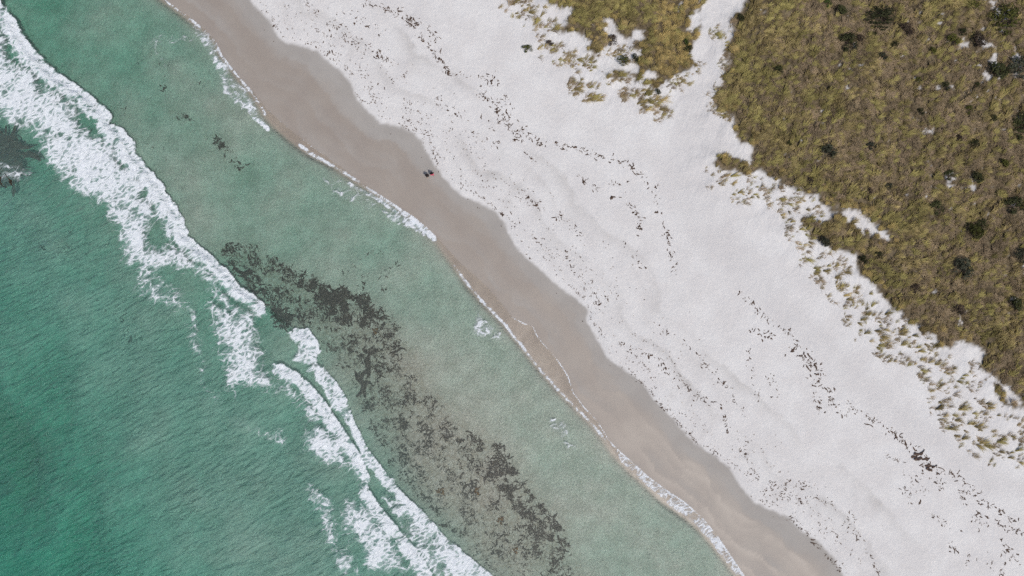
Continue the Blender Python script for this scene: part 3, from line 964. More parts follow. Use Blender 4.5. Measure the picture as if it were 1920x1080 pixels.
# tufts standing apart on the white sand, each a thing of its own
ZONES = [  # polygon, wanted tufts, size, phrase
    ([(922, -6), (985, -6), (1012, 18), (1030, 45), (1040, 62), (1010, 60), (985, 42), (950, 12)], 20, 0.95, 'at top, left of upper dune'),
    ([(1000, 88), (1030, 84), (1060, 98), (1085, 108), (1112, 120), (1118, 138), (1090, 130), (1060, 118), (1020, 104)], 20, 0.8, 'in row under upper dune'),
    ([(1072, 152), (1090, 148), (1104, 160), (1122, 185), (1118, 196), (1095, 180), (1074, 170)], 15, 0.85, 'in lowest group under upper dune'),
    ([(1110, 84), (1150, 90), (1180, 100), (1180, 115), (1140, 104), (1105, 108)], 8, 0.8, 'in upper dune bay'),
    ([(1128, 156), (1175, 158), (1205, 168), (1238, 180), (1250, 205), (1238, 220), (1205, 205), (1180, 192), (1165, 172)], 28, 0.95, 'at upper dune tip'),
    ([(1255, 160), (1290, 140), (1312, 126), (1290, 152), (1265, 172)], 8, 0.7, 'left of path foot'),
    ([(1336, 60), (1366, 60), (1352, 120), (1346, 160), (1330, 190), (1335, 215), (1360, 225), (1362, 212), (1346, 195), (1356, 140), (1362, 100)], 18, 0.9, 'along right path edge'),
    ([(1322, 322), (1345, 322), (1400, 340), (1440, 352), (1420, 372), (1380, 375), (1332, 345)], 14, 0.8, 'below dune corner by path'),
    ([(1440, 366), (1500, 372), (1535, 395), (1520, 440), (1540, 480), (1590, 500), (1600, 540), (1560, 545), (1520, 510), (1480, 450)], 42, 0.8, 'beside the dune spur'),
    ([(1555, 545), (1630, 545), (1690, 610), (1745, 650), (1760, 690), (1720, 700), (1660, 670), (1600, 625)], 46, 0.9, 'below main dune edge'),
    ([(1720, 690), (1760, 670), (1830, 690), (1850, 740), (1880, 780), (1930, 800), (1930, 870), (1860, 865), (1800, 830), (1760, 790), (1745, 730)], 62, 0.95, 'on lower right hummocks')]
wisp_px = []
for poly, n, size, phrase in ZONES:
    q = PL(poly, 0.9)
    X1 = rng.uniform(q[:, 0].min()-1, q[:, 0].max()+1, n*60)
    Y1 = rng.uniform(q[:, 1].min()-1, q[:, 1].max()+1, n*60)
    ok = (sd_poly(X1, Y1, q) > -0.8) & (fbm(X1, Y1, 1.8, 3, 172) > 0.05) & (veg_sd(X1, Y1) < 0.2)
    wisp_px += list(zip(X1[ok][:n*5], Y1[ok][:n*5]))
wp = np.array(wisp_px)
wme_ = bpy.data.meshes.new('grass_wisps')
wme_.from_pydata(np.stack([wp[:, 0], wp[:, 1], ground_z(wp[:, 0], wp[:, 1])], -1).tolist(), [], [])
attr(wme_, 'rotz', lean_dir(wp[:, 0], wp[:, 1])-0.4+rng.normal(0, 0.35, len(wp)))
attr(wme_, 'scl', rng.uniform(0.22, 0.50, len(wp)))
a = wme_.attributes.new('kind_index', 'INT', 'POINT')
a.data.foreach_set('value', rng.choice([10, 11, 12], len(wp)).astype(np.int32))
wme_.materials.append(m_straw)
wisps = link('grass_wisps', wme_)
tag(wisps, 'thin grass wisps sprouting from the sand in front of the dunes', 'dune grass', kind='stuff')
md = wisps.modifiers.new('scatter', 'NODES')
md.node_group = ng
tuft_spots = []
for poly, n, size, phrase in ZONES:
    q = PL(poly, 0.9)
    got, tries = 0, 0
    while got < n and tries < 6000:
        tries += 1
        x = random.uniform(q[:, 0].min(), q[:, 0].max())
        y = random.uniform(q[:, 1].min(), q[:, 1].max())
        X1, Y1 = np.array([x]), np.array([y])
        if not inside(X1, Y1, q)[0] or fbm(X1, Y1, 1.5, 2, 170)[0] < -0.05 or veg_sd(X1, Y1)[0] > 0.1:
            continue
        if any((x-a)**2+(y-b)**2 < 0.16 for a, b, *_ in tuft_spots):
            continue
        tuft_spots.append((x, y, size*random.choice((0.55, 0.7, 0.85, 1.0, 1.25)), phrase))
        got += 1
loose = [tuft_mesh('grass_tuft', m_grass, 22, 0.13, 0.36, 1.25, 0.98, 400+i, 0.018, 0.26) for i in range(3)]
loose += [tuft_mesh('grass_tuft', m_gold, 15, 0.13, 0.32, 1.05, 0.97, 420+i, 0.018, 0.34) for i in range(2)]
loose += [tuft_mesh('grass_tuft', m_straw, 12, 0.18, 0.26, 0.95, 0.95, 440+i, 0.016, 0.45) for i in range(2)]
made = []
for i, (x, y, s, phrase) in enumerate(tuft_spots):
    me = loose[random.choice((0, 1, 2, 0, 1, 2, 3, 4, 5, 6))]
    o = bpy.data.objects.new('grass_tuft', me)
    C.objects.link(o)
    o.location = (x, y, float(ground_z(x, y)[0]))
    o.rotation_euler = (0, 0, float(lean_dir(np.array([x]), np.array([y]))[0])-0.5+random.gauss(0, 0.35))
    s *= random.uniform(0.9, 1.15)
    o.scale = (s, s*random.uniform(0.8, 1.2), s)
    colw = 'olive' if 'marram' in me.materials[0].name else 'golden' if 'golden' in me.materials[0].name else 'straw'
    sizew = 'small' if s < 0.66 else 'medium' if s < 0.95 else 'large'
    tag(o, '%s %s grass tuft on sand %s' % (sizew, colw, phrase), 'grass tuft', 'grass tufts %s' % phrase)
    made.append(o)
ORD = ['', 'second', 'third', 'fourth', 'fifth', 'sixth', 'seventh', 'eighth', 'ninth', 'tenth', 'eleventh', 'twelfth', 'thirteenth', 'fourteenth', 'fifteenth', 'sixteenth',
       'seventeenth', 'eighteenth', 'nineteenth', 'twentieth']


def single_out(objs):
    """things that share a label are told apart by their order from the left"""
    by = {}
    for o in objs:
        by.setdefault(o['label'], []).append(o)
    for lab, os_ in by.items():
        if len(os_) == 1 or len(os_) > 20:
            continue
        os_.sort(key=lambda o: o.location.x)
        for n, o in enumerate(os_):
            o['label'] = lab + (', leftmost such' if n == 0 else ', rightmost such' if n == len(os_)-1 else ', %s from left' % ORD[n])


single_out(made)

# ------------------------------------------------------------------ shrubs in the dune grass
m_bush = {'dark': leaf_mat('dark_shrub_leaves', (0.026, 0.030, 0.011), (0.075, 0.080, 0.030), (0.045, 0.050, 0.018), 0.6, 0.12),
          'blue': leaf_mat('grey_green_shrub_leaves', (0.036, 0.040, 0.026), (0.105, 0.112, 0.072), (0.058, 0.062, 0.044), 0.6, 0.12),
          'olive': leaf_mat('olive_shrub_leaves', (0.055, 0.062, 0.012), (0.13, 0.135, 0.03), (0.085, 0.085, 0.02), 0.6, 0.15),
          'brown': leaf_mat('brown_shrub_leaves', (0.05, 0.034, 0.024), (0.11, 0.08, 0.055), (0.06, 0.045, 0.035), 0.7, 0.10),
          'green': leaf_mat('green_shrub_leaves', (0.06, 0.10, 0.022), (0.13, 0.19, 0.05), (0.09, 0.14, 0.03), 0.6, 0.15)}
k = NT('shrub_bark')
m_bark = k.surf(k.princ(k.mix(k.noise(k.pos(), 9, 3), (0.06, 0.045, 0.035), (0.13, 0.10, 0.08)), 0.9, 0.1))


def crown_mesh(name, seed, leaves=420, leaf=0.10):
    """unit shrub (radius 1, height 0.8): leafy clusters around branch ends, uneven outline"""
    r = random.Random(seed)
    V, F = [], []
    cl = []
    for i in range(16):
        a = r.uniform(0, 2*math.pi)
        d = math.sqrt(r.random())*0.78
        cl.append((d*math.cos(a)*r.uniform(.8, 1.15), d*math.sin(a)*r.uniform(.8, 1.15), 0.22+0.5*math.sqrt(max(0, 1-d*d))*r.uniform(.65, 1.1), r.uniform(.20, .36)))
    for i in range(leaves):
        cxx, cyy, czz, cr = r.choice(cl)
        while True:
            q = Vector((r.uniform(-1, 1), r.uniform(-1, 1), r.uniform(-1, 1)))
            if 0.1 < q.length < 1:
                break
        q.normalize()
        p = Vector((cxx, cyy, czz))+q*cr*r.uniform(0.6, 1.05)
        p.z = max(0.03, p.z)
        nrm = (q+Vector((r.uniform(-.6, .6), r.uniform(-.6, .6), r.uniform(0, .9)))).normalized()
        t = nrm.orthogonal().normalized()
        b = nrm.cross(t)
        an = r.uniform(0, 6.28)
        t, b = t*math.cos(an)+b*math.sin(an), b*math.cos(an)-t*math.sin(an)
        s1, s2 = leaf*r.uniform(.7, 1.4), leaf*r.uniform(.35, .6)
        i0 = len(V)
        V += [tuple(p-t*s1), tuple(p+b*s2+nrm*0.01), tuple(p+t*s1-nrm*0.02), tuple(p-b*s2+nrm*0.01)]
        F.append((i0, i0+1, i0+2, i0+3))
    return mesh_np(name, V, F)


def stem_mesh(name, seed):
    r = random.Random(seed)
    bm = bmesh.new()
    for i in range(7):
        a = i/7*6.283+r.uniform(-.3, .3)
        d = r.uniform(.3, .65)
        p0 = Vector((0, 0, -0.06))
        p1 = Vector((d*.45*math.cos(a), d*.45*math.sin(a), 0.26))
        p2 = Vector((d*math.cos(a), d*math.sin(a), r.uniform(.45, .62)))
        prev = None
        for p, rad in ((p0, .045), (p1, .030), (p2, .010)):
            ring = [bm.verts.new(p+Vector((rad*math.cos(j*1.2566), rad*math.sin(j*1.2566), 0))) for j in range(5)]
            if prev:
                for j in range(5):
                    bm.faces.new((prev[j], prev[(j+1) % 5], ring[(j+1) % 5], ring[j]))
            prev = ring
    me = bpy.data.meshes.new(name)
    bm.to_mesh(me)
    bm.free()
    me.materials.append(m_bark)
    return me


crowns = [crown_mesh('shrub_crown', 500+i) for i in range(4)]
for c in crowns:
    c.materials.append(m_bush['dark'])
stems = [stem_mesh('shrub_stems', 520+i) for i in range(2)]
for i, (u, v, rp, st, colk, lab) in enumerate(BUSH):
    x, y = P(u, v, 1.6)
    z = float(ground_z(x, y)[0])
    e = bpy.data.objects.new('dune_shrub', None)
    C.objects.link(e)
    e.location = (x, y, z)
    R_ = rp*SC*1.17
    e.rotation_euler = (0, 0, random.uniform(-0.25, 0.25)+(math.pi if i % 2 else 0))
    tag(e, lab, 'shrub', 'shrubs in the dunes')
    c = bpy.data.objects.new('crown', crowns[i % 4])
    C.objects.link(c)
    c.parent = e
    c.scale = (R_*st, R_/math.sqrt(st), min(max(R_*1.0, 0.7), 1.3))
    c.material_slots[0].link = 'OBJECT'
    c.material_slots[0].material = m_bush[colk]
    s = bpy.data.objects.new('stem', stems[i % 2])
    C.objects.link(s)
    s.parent = e
    s.scale = (R_*st, R_/math.sqrt(st), min(max(R_*1.0, 0.7), 1.3))

# ------------------------------------------------------------------ washed-up seaweed
def weed_mat(name, ca, cb, rough=0.55):
    k = NT(name)
    g = k.n('ShaderNodeNewGeometry')
    n = k.noise(k.pos(), 6.0, 3)
    c = k.mix(k.ss(0.35, 0.65, n), ca, cb)
    return k.surf(k.princ(c, rough, 0.3))


m_kelp = weed_mat('dried_kelp', (0.038, 0.022, 0.015), (0.105, 0.060, 0.037))
m_weed = weed_mat('sea_bed_weed', (0.012, 0.010, 0.006), (0.050, 0.034, 0.017))
m_amber = weed_mat('amber_kelp', (0.07, 0.035, 0.006), (0.16, 0.085, 0.012))


def ribbon(V, F, path, widths, thick):
    i0 = len(V)
    n = len(path)
    for i, (x, y, z) in enumerate(path):
        a = path[max(0, i-1)]
        b = path[min(n-1, i+1)]
        dx, dy = b[0]-a[0], b[1]-a[1]
        l = math.hypot(dx, dy)+1e-9
        nx_, ny_ = -dy/l, dx/l
        w = widths[i]
        V.append((x-nx_*w, y-ny_*w, z-0.02))
        V.append((x, y, z+thick*min(1, w/0.03)))
        V.append((x+nx_*w, y+ny_*w, z-0.02))
    for i in range(n-1):
        a = i0+3*i
        F.append((a, a+1, a+4, a+3))
        F.append((a+1, a+2, a+5, a+4))


def strand(r, V, F, x, y, ang, L, w, z=0.02, th=0.04, seg=5, bend=0.9, blobby=False):
    path, wid = [], []
    k_ = r.uniform(-bend, bend)
    px, py, a = x, y, ang
    knot = r.randint(0, seg)
    for i in range(seg+1):
        path.append((px, py, z))
        t = i/seg
        ww_ = w*(0.35+0.9*math.sin(math.pi*min(1, 0.12+t*0.85)))*r.uniform(0.7, 1.3)
        if i == knot:
            ww_ *= 1.9
        wid.append(max(0.008, ww_))
        a += k_*1.6/seg+r.gauss(0, 0.22)
        px += math.cos(a)*L/seg
        py += math.sin(a)*L/seg
    ribbon(V, F, path, wid, th)
    return path


def kelp_mesh(seed, kind):
    """unit piece, about 1 m long"""
    r = random.Random(seed)
    V, F = [], []
    if kind == 'string':
        strand(r, V, F, -0.45, 0, r.uniform(-.5, .5), 1.0, 0.055, seg=6)
    elif kind == 'comma':
        strand(r, V, F, -0.4, 0, r.uniform(-.6, .6), 0.9, 0.100, th=0.06, seg=5, bend=1.3)
    elif kind == 'fork':
        p = strand(r, V, F, -0.45, 0, 0, 0.95, 0.068, seg=6)
        q = p[r.randint(1, 3)]
        strand(r, V, F, q[0], q[1], r.choice((-1, 1))*r.uniform(.7, 1.4), 0.5, 0.05, seg=4)
        strand(r, V, F, q[0], q[1], r.uniform(2.2, 4), 0.3, 0.05, seg=3)
    elif kind == 'blob':
        for i in range(4):
            strand(r, V, F, r.uniform(-.22, .05), r.uniform(-.18, .18), r.uniform(0, 6.28), r.uniform(.35, .6), 0.12, z=0.02+0.015*i, th=0.07, seg=4)
    else:   # clump
        for i in range(9):
            a = r.uniform(0, 6.28)
            strand(r, V, F, 0.18*math.cos(a), 0.18*math.sin(a), a+r.gauss(0, .8), r.uniform(.35, .75), r.uniform(.05, .12), z=0.02+0.012*i, th=0.07, seg=4, bend=1.3)
    me = mesh_np('kelp_'+kind, V, F)
    return me


KM = {kd: [kelp_mesh(600+37*j+n_, kd) for j in range(n_)] for kd, n_ in (('string', 4), ('comma', 5), ('fork', 4), ('blob', 4), ('clump', 4))}
for L_ in KM.values():
    for me in L_:
        me.materials.append(m_kelp)

# the big pieces one can point at: u, v, length px, kind, angle deg, label
BIG = [(1629, 795, 20, 'string', -5, 'long dark kelp strand with two knots, upper end of the thick wrack run'),
       (1670, 811, 11, 'comma', -60, 'short thick kelp piece below the two-knotted strand'),
       (1682, 817, 16, 'fork', -45, 'forked kelp piece left of centre in the thick wrack run'),
       (1689, 813, 9, 'comma', 40, 'small wedge of kelp right of the forked piece'),
       (1698, 831, 17, 'comma', -70, 'curved kelp piece above the biggest heap in the wrack run'),
       (1701, 841, 9, 'fork', -120, 'small ragged kelp piece just under the curved one'),
       (1714, 843, 13, 'fork', -60, 'ragged kelp strand directly above the biggest heap'),
       (1722, 855, 19, 'clump', 30, 'biggest dark kelp heap in the wrack run at lower right'),
       (1734, 865, 19, 'comma', -30, 'thick kelp arm hanging off the biggest heap'),
       (1738, 855, 12, 'string', -50, 'thin looped kelp strand right of the biggest heap'),
       (1726, 869, 12, 'fork', 50, 'kelp scrap below the biggest heap'),
       (1728, 876, 8, 'comma', -60, 'small dark kelp scrap below left of the round heap'),
       (1744, 877, 15, 'clump', 0, 'round ring-shaped kelp heap right of the biggest heap'),
       (1765, 877, 17, 'string', -12, 'long thin kelp strand right of the ring-shaped heap'),
       (1788, 889, 15, 'fork', -30, 'forked kelp strand at the end of the thick wrack run'),
       (1730, 888, 6, 'blob', 0, 'round kelp dot under the ring-shaped heap'),
       (1513, 690, 15, 'comma', -75, 'tall kelp piece at the left of the dense mid wrack cluster'),
       (1529, 687, 16, 'comma', -55, 'tall kelp piece beside its twin in the dense mid wrack cluster'),
       (1531, 702, 9, 'blob', 0, 'dark kelp lump under the pair of tall pieces'),
       (1490, 657, 15, 'comma', -80, 'upright kelp piece at the upper end of the dense mid cluster'),
       (1502, 667, 10, 'blob', 20, 'kelp lump right of the upright piece in mid cluster'),
       (1551, 730, 13, 'fork', -35, 'ragged kelp piece at the lower end of mid cluster'),
       (1472, 666, 6, 'blob', 0, 'single round kelp dot left of the mid cluster'),
       (1728, 941, 13, 'comma', -60, 'bold comma-shaped kelp piece in the lower right scatter'),
       (1750, 969, 7, 'blob', 10, 'brown kelp lump below the bold comma-shaped piece'),
       (1848, 971, 13, 'comma', -65, 'hook-shaped kelp piece in the lower right scatter'),
       (1832, 965, 6, 'blob', 0, 'round kelp dot left of the hook-shaped piece'),
       (1884, 1056, 8, 'blob', 0, 'dark kelp lump close to the bottom right corner'),
       (1838, 994, 12, 'string', -45, 'slanting kelp strand under the hook-shaped piece'),
       (1790, 1030, 14, 'string', -55, 'slanting kelp strand near the bottom, left of the corner'),
       (1608, 1008, 15, 'string', -65, 'long thin kelp strand near the bottom on grey sand'),
       (1127, 290, 13, 'fork', 5, 'kelp tangle where the wrack line bends under the path mouth'),
       (1150, 371, 12, 'blob', 0, 'dark double kelp lump in the lower wrack row below the path'),
       (1163, 370, 7, 'comma', 10, 'small kelp lump right of the double lump'),
       (1199, 427, 11, 'clump', 0, 'kelp heap at the bottom of the small cluster below the path'),
       (1195, 443, 8, 'comma', -50, 'kelp scrap under the heap below the path'),
       (1183, 313, 13, 'fork', 80, 'cross-shaped kelp piece at the right end of the upper wrack line'),
       (1201, 326, 12, 'string', 25, 'slanting kelp strand right of the cross-shaped piece'),
       (1232, 398, 9, 'blob', 30, 'red-brown kelp lump on the steep wrack line'),
       (1178, 341, 6, 'blob', 0, 'round kelp dot left of the steep wrack line'),
       (932, 203, 9, 'blob', 30, 'kelp lump in the middle of the upper wrack band'),
       (967, 261, 10, 'blob', 0, 'kelp lump low in the upper wrack band'),
       (1013, 270, 10, 'clump', 0, 'kelp cluster at the pointed lower end of the upper band'),
       (924, 153, 9, 'comma', 35, 'brown kelp piece at the top of the middle band'),
       (613, 101, 10, 'comma', 70, 'lone brown kelp piece at the edge of the wet sand'),
       (770, 35, 11, 'blob', 0, 'dark kelp lump in the top wrack cluster'),
       (749, 22, 12, 'comma', -30, 'kelp piece at the upper left of the top cluster'),
       (728, 110, 10, 'fork', -45, 'kelp tangle at the end of the second row at top'),
       (1451, 630, 8, 'comma', -45, 'kelp piece at the right of the small left cluster'),
       (1447, 744, 6, 'blob', 0, 'brown kelp lump at the foot of the left scatter'),
       (1402, 677, 7, 'comma', -15, 'brown kelp lump high in the left scatter')]


def place_kelp(u, v, Lpx, kd, ang, label, group, sq=1.0):
    x, y = P(u, v, 0.6)
    o = bpy.data.objects.new('kelp_piece', random.choice(KM[kd]))
    C.objects.link(o)
    o.location = (x, y, float(ground_z(x, y)[0])+0.012)
    o.rotation_euler = (0, 0, math.radians(ang))
    s = Lpx*SC
    o.scale = (s, s*sq*random.uniform(0.62, 0.95), max(0.5, min(1.2, s)))
    tag(o, label, 'seaweed', group)
    return o


for u, v, Lp, kd, ang, lab in BIG:
    place_kelp(u, v, Lp, kd, ang, lab, 'large washed-up kelp pieces', 0.95)

BANDS = [  # u0 v0 u1 v1 spread px, count, mean size px, zone
    (682, 2, 745, 24, 6, 34, 6, 0), (745, 24, 785, 48, 9, 46, 7, 0), (800, 50, 820, 78, 7, 22, 6, 0), (780, 65, 822, 102, 9, 26, 6, 0), (818, 105, 842, 140, 7, 26, 6, 0),
    (842, 138, 905, 142, 6, 16, 5, 0), (905, 140, 932, 158, 8, 18, 6, 0), (892, 168, 938, 206, 9, 30, 6, 0), (940, 180, 962, 205, 9, 14, 5, 0), (935, 210, 982, 262, 10, 52, 6.5, 0),
    (975, 240, 1030, 276, 8, 24, 6, 0), (1035, 268, 1102, 284, 4, 30, 6, 0), (900, 215, 935, 240, 8, 10, 6, 0), (920, 260, 940, 272, 6, 10, 6, 0),
    (1105, 288, 1180, 310, 8, 26, 6, 1), (1080, 330, 1122, 356, 5, 20, 6, 1), (1180, 312, 1225, 348, 7, 14, 6, 1), (1225, 345, 1233, 400, 6, 12, 5, 1), (1178, 378, 1208, 425, 8, 24, 6, 1),
    (1245, 415, 1255, 455, 5, 18, 6, 1), (1255, 455, 1268, 518, 6, 18, 6, 1), (1168, 458, 1206, 502, 9, 14, 5, 1), (1140, 340, 1175, 355, 8, 10, 5, 1),
    (1382, 545, 1428, 592, 5, 22, 6, 2), (1408, 618, 1446, 630, 6, 22, 6.5, 2), (1428, 592, 1475, 622, 5, 12, 5, 2), (1468, 615, 1498, 648, 5, 20, 6.5, 2), (1485, 645, 1525, 690, 9, 26, 7, 2),
    (1510, 660, 1545, 705, 8, 30, 6.5, 2), (1515, 705, 1560, 740, 9, 24, 6.5, 2), (1522, 735, 1545, 775, 7, 22, 6, 2), (1550, 745, 1585, 778, 8, 22, 6, 2), (1400, 650, 1415, 720, 6, 12, 5, 2),
    (1440, 700, 1462, 746, 7, 14, 5.5, 2), (1415, 720, 1430, 760, 6, 8, 5, 2), (1585, 755, 1650, 792, 6, 32, 6, 3), (1650, 795, 1700, 830, 7, 22, 6, 3), (1700, 830, 1750, 880, 9, 22, 6, 3),
    (1750, 880, 1800, 895, 7, 16, 6, 3), (1800, 900, 1835, 928, 6, 20, 6, 3), (1835, 935, 1905, 978, 6, 34, 6.5, 3), (1660, 855, 1695, 868, 3, 12, 5.5, 3), (1690, 880, 1735, 930, 10, 20, 6, 3),
    (1688, 912, 1712, 938, 6, 10, 6, 3), (1745, 890, 1768, 920, 8, 16, 6, 3), (1795, 915, 1818, 945, 7, 16, 6.5, 3), (1818, 965, 1855, 982, 7, 16, 6, 3), (1860, 975, 1920, 1000, 9, 26, 6.5, 3),
    (1870, 1005, 1915, 1060, 10, 26, 6.5, 3), (1775, 1020, 1825, 1055, 9, 20, 6.5, 3), (1840, 1035, 1880, 1080, 10, 16, 6, 3), (1740, 955, 1800, 1000, 12, 16, 5.5, 3),
    (570, 0, 600, 30, 5, 14, 5, 4), (616, 38, 690, 96, 10, 40, 5.5, 4), (680, 85, 738, 118, 8, 30, 6, 4), (640, 20, 720, 60, 10, 18, 5, 4), (510, 30, 530, 70, 3, 12, 4, 4),
    (590, 85, 640, 105, 5, 16, 5, 4), (672, 128, 702, 192, 5, 22, 4.5, 4), (750, 135, 770, 150, 6, 6, 5, 4),
    (815, 180, 876, 226, 8, 24, 5, 5), (752, 222, 808, 252, 6, 28, 4.5, 5), (866, 242, 932, 272, 8, 16, 5, 5), (805, 265, 830, 300, 5, 14, 4.5, 5), (978, 283, 1006, 302, 5, 8, 5, 5),
    (966, 352, 1022, 392, 9, 26, 5.5, 5), (1040, 398, 1092, 438, 8, 24, 5.5, 5), (1048, 470, 1102, 536, 9, 30, 5.5, 5), (860, 340, 905, 372, 4, 16, 4, 5), (905, 372, 945, 402, 4, 16, 4.5, 5),
    (1000, 440, 1050, 480, 10, 14, 4.5, 5), (860, 265, 900, 300, 10, 14, 4, 5),
    (1112, 548, 1128, 580, 5, 12, 5, 6), (1158, 642, 1242, 676, 5, 26, 5.5, 6), (1236, 682, 1296, 732, 8, 32, 6, 6), (1300, 742, 1352, 762, 8, 18, 5.5, 6), (1356, 775, 1368, 815, 4, 14, 5.5, 6),
    (1382, 838, 1402, 854, 5, 12, 6, 6), (1400, 870, 1448, 932, 5, 22, 5.5, 6), (1446, 924, 1505, 942, 6, 26, 6, 6), (1312, 670, 1358, 722, 6, 24, 5.5, 6), (1225, 605, 1320, 670, 6, 22, 4.5, 6),
    (1175, 690, 1230, 745, 3, 26, 5, 6), (1230, 750, 1310, 832, 2.5, 34, 6, 6), (1320, 830, 1375, 872, 4, 16, 5, 6), (1440, 905, 1560, 945, 8, 36, 5.5, 6), (1590, 960, 1612, 1018, 7, 22, 6, 6),
    (1625, 1035, 1655, 1085, 4, 14, 7, 6), (1545, 985, 1575, 1010, 5, 10, 5.5, 6), (1482, 968, 1582, 1075, 2.5, 36, 6, 6), (1360, 720, 1400, 790, 6, 16, 5, 6), (1465, 900, 1550, 915, 4, 16, 4.5, 6)]
ZONE = ['in long upper wrack band', 'in wrack below path mouth', 'in middle wrack stretch', 'in lower right wrack stretch',
        'near wet sand, upper left', 'near wet sand, mid beach', 'near wet sand, lower right']
pieces = []
for u0, v0, u1, v1, sp, n, size, zn in BANDS:
    ex, ey = u1-u0, v1-v0
    l = math.hypot(ex, ey)
    for i in range(n):
        t = random.random()
        off = random.gauss(0, sp*0.62)
        pieces.append((u0+ex*t-ey/l*off, v0+ey*t+ex/l*off, size*math.exp(random.gauss(-0.28, 0.42)), zn, math.degrees(math.atan2(-ey, ex))))
# loose crumbs over the whole upper beach
for i in range(480):
    t = random.random()
    j = int(t*(len(D_PX)-1))
    u, v = D_PX[j]
    off = abs(random.gauss(0, 1))*65
    pieces.append((u+off*0.8+random.uniform(-20, 20), v-off*0.6+random.uniform(-20, 20), random.uniform(1.6, 3.6), 9, random.uniform(-90, 60)))
for i in range(1100):                     # fine threads along old swash edges
    off0 = random.choice((7, 7, 16, 30, 46, 66))
    t = random.random()*(len(D_PX)-1.01)
    j = int(t)
    (ua, va), (ub, vb) = D_PX[j], D_PX[j+1]
    u, v = ua+(ub-ua)*(t-j), va+(vb-va)*(t-j)
    off = off0+6*math.sin(t*1.7+off0)+random.gauss(0, 1.6)
    if math.sin(t*2.3+off0*1.3)+math.sin(t*0.9+off0) < -0.2:
        continue
    pieces.append((u+off*0.78, v-off*0.62, random.uniform(1.8, 4.4), 9, math.degrees(math.atan2(va-vb, ub-ua))+random.gauss(0, 22)))
pieces.sort(key=lambda p: -p[2])
KEEP = 300-len(BIG)
scraps = []
WORD = {'string': 'thin', 'comma': 'curved', 'fork': 'forked', 'blob': 'lumpy'}
for u, v, Lp, zn, ang in pieces[:KEEP]:
    kd = random.choice(('string', 'comma', 'comma', 'fork', 'fork', 'blob'))
    zw = ZONE[min(zn, 6)]
    scraps.append(place_kelp(u, v, Lp*0.88, kd, ang+random.gauss(0, 35)+(180 if random.random() < .5 else 0),
                             '%s %s kelp scrap %s' % ('larger' if Lp > 8.5 else 'small', WORD[kd], zw), 'kelp scraps %s' % zw))
single_out(scraps)
Vw, Fw = [], []
r_ = random.Random(77)
pp = np.array([P(p[0], p[1], 0.6) for p in pieces[KEEP:]])
zz = ground_z(pp[:, 0], pp[:, 1])
for (u, v, Lp, zn, ang), (x, y), z in zip(pieces[KEEP:], pp, zz):
    s = Lp*SC
    strand(r_, Vw, Fw, x, y, math.radians(ang)+r_.gauss(0, 0.7), s, max(0.022, s*r_.uniform(0.06, 0.15)), z=z+0.02, th=0.03, seg=3, bend=1.2)
bits = link('seaweed_crumbs', mesh_np('seaweed_crumbs', Vw, Fw), m_kelp)
tag(bits, 'fine dark seaweed crumbs strewn over the white sand', 'seaweed', kind='stuff')

# ------------------------------------------------------------------ seaweed on the sea bed
WEED = [  # polygon, clumps, mean size px
    ([(400, 455), (470, 458), (530, 490), (600, 530), (660, 560), (740, 590), (760, 660), (720, 700), (640, 650), (600, 625), (560, 615), (500, 585), (440, 520)], 620, 7),
    ([(560, 520), (650, 545), (690, 560), (700, 600), (640, 610), (570, 570)], 240, 8.5),
    ([(600, 640), (720, 660), (790, 720), (840, 770), (870, 830), (800, 840), (730, 800), (680, 770), (660, 720)], 400, 6),
    ([(680, 770), (760, 800), (860, 820), (940, 830), (1000, 930), (1060, 1000), (1080, 1085), (930, 1085), (860, 1010), (780, 930), (720, 870)], 700, 6),
    ([(880, 810), (930, 835), (1000, 930), (1065, 1000), (1070, 1030), (1000, 1000), (930, 900)], 280, 6.5),
    ([(395, 255), (420, 270), (455, 300), (450, 320), (425, 305)], 46, 8), ([(325, 210), (345, 210), (370, 230), (340, 232)], 20, 7), ([(240, 80), (330, 100), (400, 180), (330, 200), (260, 150)], 20, 4),
    ([(-20, 250), (24, 262), (46, 296), (32, 330), (6, 350), (-20, 356)], 150, 14), ([(-20, 270), (10, 275), (14, 318), (-20, 335)], 120, 16),
    ([(60, 460), (160, 450), (160, 490), (80, 510)], 16, 6), ([(150, 540), (260, 600), (260, 640), (220, 640), (180, 600)], 26, 7),
    ([(-10, 380), (200, 400), (200, 540), (0, 540)], 26, 5), ([(485, 570), (545, 590), (550, 620), (510, 610)], 80, 11), ([(620, 500), (700, 470), (760, 480), (720, 560), (650, 550)], 40, 6),
    ([(160, 190), (230, 200), (400, 370), (380, 400), (250, 260)], 26, 4.5)]
Vw, Fw = [], []
r_ = random.Random(91)
